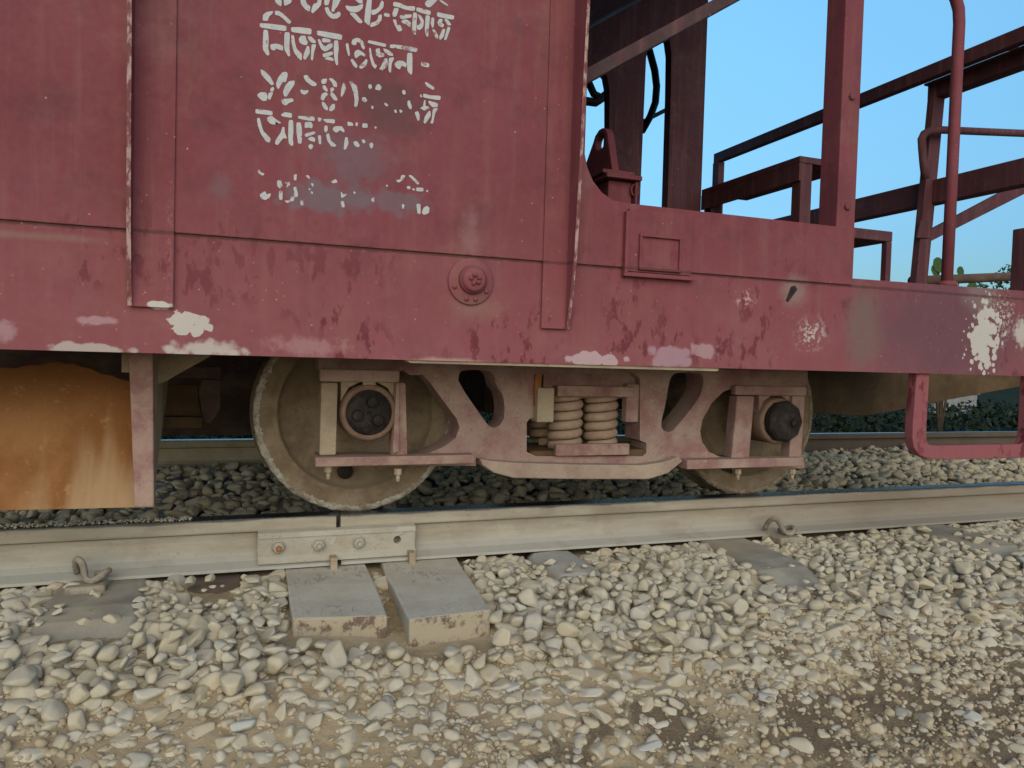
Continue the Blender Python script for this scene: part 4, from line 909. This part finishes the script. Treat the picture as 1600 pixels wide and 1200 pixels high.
def leg(tq, bq, mat):
    (u0, v0, u1), (u2, v2, u3) = tq, bq; y0 = YBG-.03
    a, b = P(u0, v0, y0), P(u1, v0, y0); c, d = P(u3, v2, y0), P(u2, v2, y0)
    zt_, zb_ = (a[1]+b[1])/2, (c[1]+d[1])/2
    obj('pedestal_leg', MB().prism([(a[0], zt_), (b[0], zt_), (c[0], zb_), (d[0], zb_)], y0, YBG+.02), mat, BF, .006, 3)
leg((502, 598, 528), (499, 712, 525), BEIGE); leg((617, 598, 634), (611, 712, 637), MAUVE)
leg((1152, 619, 1179), (1143, 716, 1171), PINK); leg((1238, 619, 1258), (1233, 720, 1252), PINK)
q = P(624, 640, YBG-.032)
obj('leg_rib', MB().prism(PP([(619, 600), (623, 600), (623, 705), (613, 708)], YBG-.04), YBG-.045, YBG-.031), MAUVE, BF, .001)
for u, v in ((513, 737), (622, 741), (1153, 742), (1238, 742)):
    X, Z = P(u, v, YBG-.03); zt_ = P(u, v-10, YBG-.03)[1]
    m = MB().lathe(X, YBG-.03, [(.012, zt_-.002), (.012, zt_-.020), (.010, zt_-.022), (0, zt_-.022)], 6, axis='Z', smooth=False); m.lathe(X, YBG-.03, [(.0065, zt_-.021), (.0065, zt_-.042), (0, zt_-.044)], 10, axis='Z')
    obj('tie_bolt', m, BEIGE, BF)
# wheels
def wheel(cx, yo, sgn, label=None, hole_at=None, par=W):
    r = .33; cz = .3305
    y = lambda d: yo+sgn*d
    prof = [(.02, y(.02)), (.075, y(.015)), (.09, y(.045)), (.15, y(.062)), (.215, y(.052)), (.243, y(.034)), (.252, y(.026)), (.256, y(.010)), (.262, y(.004)), (.268, y(.010)), (.276, y(.004)), (.300, y(.002)), (r-.012, y(.0)), (r, y(.006)), (r, y(.10)), (r+.011, y(.115)), (r+.009, y(.132)), (.26, y(.132)), (.24, y(.09)), (.10, y(.08)), (.09, y(.15)), (.02, y(.15))]
    b = obj('wheel', MB().lathe(cx, cz, prof, 96, jit=0), WHEELM, par)
    m = MB(); n = 260; vs = []; fs = []
    for i in range(n):
        a = 2*math.pi*i/n; j = [random.gauss(0, .0022) for _ in range(3)]; ch_ = abs(random.gauss(0, .004))
        for k, (rr, yy) in enumerate([(r-.016-ch_, y(-.0012)), (r-.006+j[0], y(-.0035+abs(j[1]))), (r+.001+j[2]*.4, y(.005)), (r+.0012, y(.106)), (r-.016-ch_, y(.106))]):
            vs.append((cx+rr*math.cos(a), yy, cz+rr*math.sin(a)))
    for i in range(n):
        for k in range(5): fs.append((i*5+k, ((i+1) % n)*5+k, ((i+1) % n)*5+(k+1) % 5, i*5+(k+1) % 5))
    m.add(vs, fs, False); obj('rim_edge', m, RIMM if cx < 1 else RIMM_DUST, b)
    if hole_at:
        X, Z = hole_at; m = MB().lathe(X, Z, [(.026, y(.028)), (.026, y(.02)), (.024, y(.018)), (.0, y(.018))], 24); obj('hand_hole', m, GREASE, b)
    return b
CX1, CX2 = .378, 1.954
YW = 2.512
wheel(CX1, YW, 1, hole_at=P(541, 738, YW)); wheel(CX2, YW, 1, hole_at=P(1141, 740, YW))
wheel(CX1, YF+.01, -1); wheel(CX2, YF+.01, -1)
for cx in (CX1, CX2): obj('axle', MB().tube([(cx, YW+.1, .3305), (cx, YF-.12, .3305)], .062, 16), INNER, W)
# axle boxes
def axle_box(u, v, right):
    y0 = 2.295; X, Z = P(u, v, y0); ax = obj('axle_box', MB().lathe(X, Z, [(.070, y0+.006), (.074, y0-.004), (.083, y0-.002), (.088, y0+.008), (.088, y0+.19), (0, y0+.19)], 40), GREASE_RING, W)
    s = 1 if not right else .95
    m = MB().prism([(X-.085*s, Z+.102), (X+.085*s, Z+.102), (X+.085*s, Z+.03), (X+.06*s, Z+.075), (X+.025, Z+.093), (X-.025, Z+.093), (X-.06*s, Z+.075), (X-.085*s, Z+.03)], y0+.02, y0+.12)
    obj('saddle', m, BEIGE if not right else PINK, ax, .004)
    if not right:
        c = obj('end_cap', MB().lathe(X, Z, [(.0715, y0+.009), (.070, y0+.003), (.03, y0+.001), (0, y0+.001)], 36), GREASE, ax)
        m = MB()
        for a in (75, 195, 318): m.lathe(X+.036*math.cos(math.radians(a)), Z+.034*math.sin(math.radians(a)), [(.019, y0+.004), (.018, y0-.014), (.014, y0-.017), (0, y0-.017)], 14)
        m.lathe(X, Z, [(.006, y0+.002), (.005, y0-.006), (0, y0-.007)], 10); obj('cap_bolt', m, GREASE, ax)
        obj('top_plug', MB().box(X-.02, X+.02, y0+.005, y0+.03, Z+.079, Z+.1), BEIGE, ax, .003)
    else:
        m = MB().lathe(X+.004, Z, [(.076, y0+.01), (.080, y0-.012), (.077, y0-.030), (.068, y0-.038), (.03, y0-.041), (0, y0-.041)], 9, smooth=False)
        obj('end_cap', m, GREASE, ax, .008)
        obj('cap_bolt', MB().lathe(X+.03, Z-.005, [(.017, y0-.035), (.014, y0-.052), (0, y0-.054)], 8), GREASE, ax)
axle_box(577, 645, False); axle_box(1218, 658, True)
# bolster end, coil springs, spring seat
x0, x1, z0, z1 = rect(846, 584, 1000, 622, YBG+.05); BOL = obj('bolster_end', MB().box(x0, x1-.004, YBG+.035, YBG+.6, z0, .50), PINK, W, .005)
px_box('bolster_lip', 872, 603, 990, 620, YBG-.012, YBG+.034, MAUVE, BOL, .004)
px_box('bolster_cheek', 979, 600, 999, 660, YBG+.002, YBG+.04, PINK, BOL, .006)
px_box('friction_wedge', 840, 606, 866, 660, YBG-.035, YBG+.034, BEIGE, BOL, .004)
px_box('rusty_shim', 836, 585, 846, 634, YBG-.015, YBG-.001, ORANGE, BOL, .002)
obj('bolster_beam', MB().box(x0-.02, x1+.02, YBG+.61, 4.8, .30, .52), INNER, W)
x0, x1, z0, z1 = rect(826, 696, 1008, 716, YBG+.02); SEAT = obj('spring_seat', MB().box(x0, x1, YBG+.005, YBG+.25, z0, z0+.03), UNDER, W, .003)
px_box('seat_lip', 869, 694, 984, 712, YBG-.02, YBG+.004, MAUVE, SEAT, .004)
ztop = P(917, 614, YBG+.05)[1]; zbot = z0+.03
def coil(cx, cy, ph):
    R_, tr, turns = .048, .0160, 5.4; N = int(turns*26); pts = []
    for i in range(N+1):
        a = 2*math.pi*turns*i/N+ph; f = i/N; zz_ = zbot+tr*.6+(ztop-zbot-tr*1.2)*(f if .06 < f < .94 else f)
        pts.append((cx+R_*math.cos(a), cy+R_*math.sin(a), zz_))
    return obj('coil_spring', MB().tube(pts, tr, 10), SPRINGM, W)
for u, ph in ((888, 2.9), (944, 3.3)):
    cx = P(u, 660, YBG+.055)[0]; coil(cx, YBG+.085, ph); coil(cx-.02, YBG+.215, ph+1)

# ------------------------------------------------------------------ beyond the track
def leaves(n, centre, rad_, size, seed, lump=5):
    r = np.random.default_rng(seed); cl = r.normal(size=(lump, 3))*.45; cs = r.uniform(.35, .7, lump)
    k = r.integers(0, lump, n); d = r.normal(size=(n, 3)); d /= np.linalg.norm(d, axis=1)[:, None]
    p = (cl[k]+d*cs[k][:, None]*r.uniform(.35, 1, n)[:, None]**.6)*np.array(rad_)+np.array(centre)
    a = r.normal(size=(n, 3)); a /= np.linalg.norm(a, axis=1)[:, None]; b = np.cross(a, r.normal(size=(n, 3))); b /= np.linalg.norm(b, axis=1)[:, None]
    s = size*r.uniform(.6, 1.3, n)[:, None]
    v = np.stack([p-a*s, p+b*s*.5, p+a*s, p-b*s*.5], 1).reshape(-1, 3); f = np.arange(4*n).reshape(n, 4); return v, f
def tree(x, y, h, wd, label, seed):
    gz = float(g(x, y)); t = thing('tree', label, 'tree', (x, y, gz), 'trees on the far side of the line'); r = random.Random(seed)
    m = MB().tube([(x, y, gz), (x+.1, y, gz+h*.3), (x+.05, y+.1, gz+h*.6), (x, y, gz+h*.85)], [h*.03, h*.024, h*.016, h*.006], 8)
    for k in range(7):
        a = r.uniform(0, 6.28); z = gz+h*r.uniform(.3, .7); l = wd*r.uniform(.4, .8)
        m.tube([(x, y, z), (x+math.cos(a)*l*.5, y+math.sin(a)*l*.5, z+l*.35), (x+math.cos(a)*l, y+math.sin(a)*l, z+l*.5)], [h*.012, h*.008, h*.003], 6)
    obj('trunk', m, BARK, t)
    v, f = leaves(3200, (x, y, gz+h*.64), (wd, wd, h*.34), h*.022, seed, 9); obj('crown', np_mesh('crown', v, f, False), LEAF, t)
tree(50.5, 37, 7.2, 3.6, 'low rounded tree in the distance, left of the platform box', 1)
tree(55.5, 38, 8.2, 3.4, 'taller distant tree at the right edge behind the platform', 2)
tree(45, 36, 5.9, 2.6, 'small distant tree behind the grab pole', 3)
v, f = leaves(26000, (0, 0, 0), (1, 1, 1), .05, 9, 1)
r = np.random.default_rng(77); nq = len(v)//4
cx = r.uniform(-6, 26, nq); cy = r.uniform(7.2, 10.5, nq); cz = g(cx, cy)+r.uniform(0, 1, nq)**1.4*(.28+.28*fbm(cx, cy, .9, 61))
ctr = v.reshape(nq, 4, 3).mean(1, keepdims=True); v = (v.reshape(nq, 4, 3)-ctr+np.stack([cx, cy, cz], -1)[:, None]).reshape(-1, 3)
setting(obj('undergrowth', np_mesh('undergrowth', v, f, False), LEAF_D), 'stuff')
# broad leaved plant just beyond the wagon
xb_, yb_ = P(1480, 420, 7.0)[0], 7.0; gz = float(g(xb_, yb_))
t = thing('broad_leaf_plant', 'bright green broad-leaved plant peeping over the deck beside the grab pole', 'plant', (xb_, yb_, gz))
m = MB(); lv = MB()
for (u, v_, s, tl) in ((1467, 414, .115, .2), (1462, 424, .09, -.4), (1501, 424, .075, .5), (1486, 440, .10, 0), (1520, 446, .09, .3)):
    X, Z = P(u, v_, yb_); m.tube([(xb_, yb_, gz), ((xb_+X)/2, yb_+.05, (gz+Z)/2+.1), (X, yb_, Z-s*.5)], [.018, .012, .006], 6)
    pts_ = []
    for k in range(10):
        a = k*2*math.pi/10; rr = s*(1+.12*math.cos(2*a)); pts_.append((X+rr*math.cos(a)*.75, yb_+.25*s*math.sin(a)+.05*s*math.cos(2*a), Z+rr*math.sin(a+tl*.3)))
    lv = MB(); lv.add(pts_+[(X, yb_-.12*s, Z)], [(k, (k+1) % 10, 10) for k in range(10)], True); obj('leaf', lv, BROAD, t)
obj('stem', m, BARK, t)
# pale low wall far beyond the track
x0, z0 = P(1482, 630, 11.9); x1, z1 = P(1534, 617, 11.9)
m = MB().box(x0-.3, x1, 12, 12.25, -.6, z1); m.box(x0-.34, x1+.04, 11.96, 12.29, z1+.001, z1+.05)
tag(obj('low_wall', m, PALEWALL, None, .01), 'pale low wall beyond the undergrowth, seen through the step', 'wall')
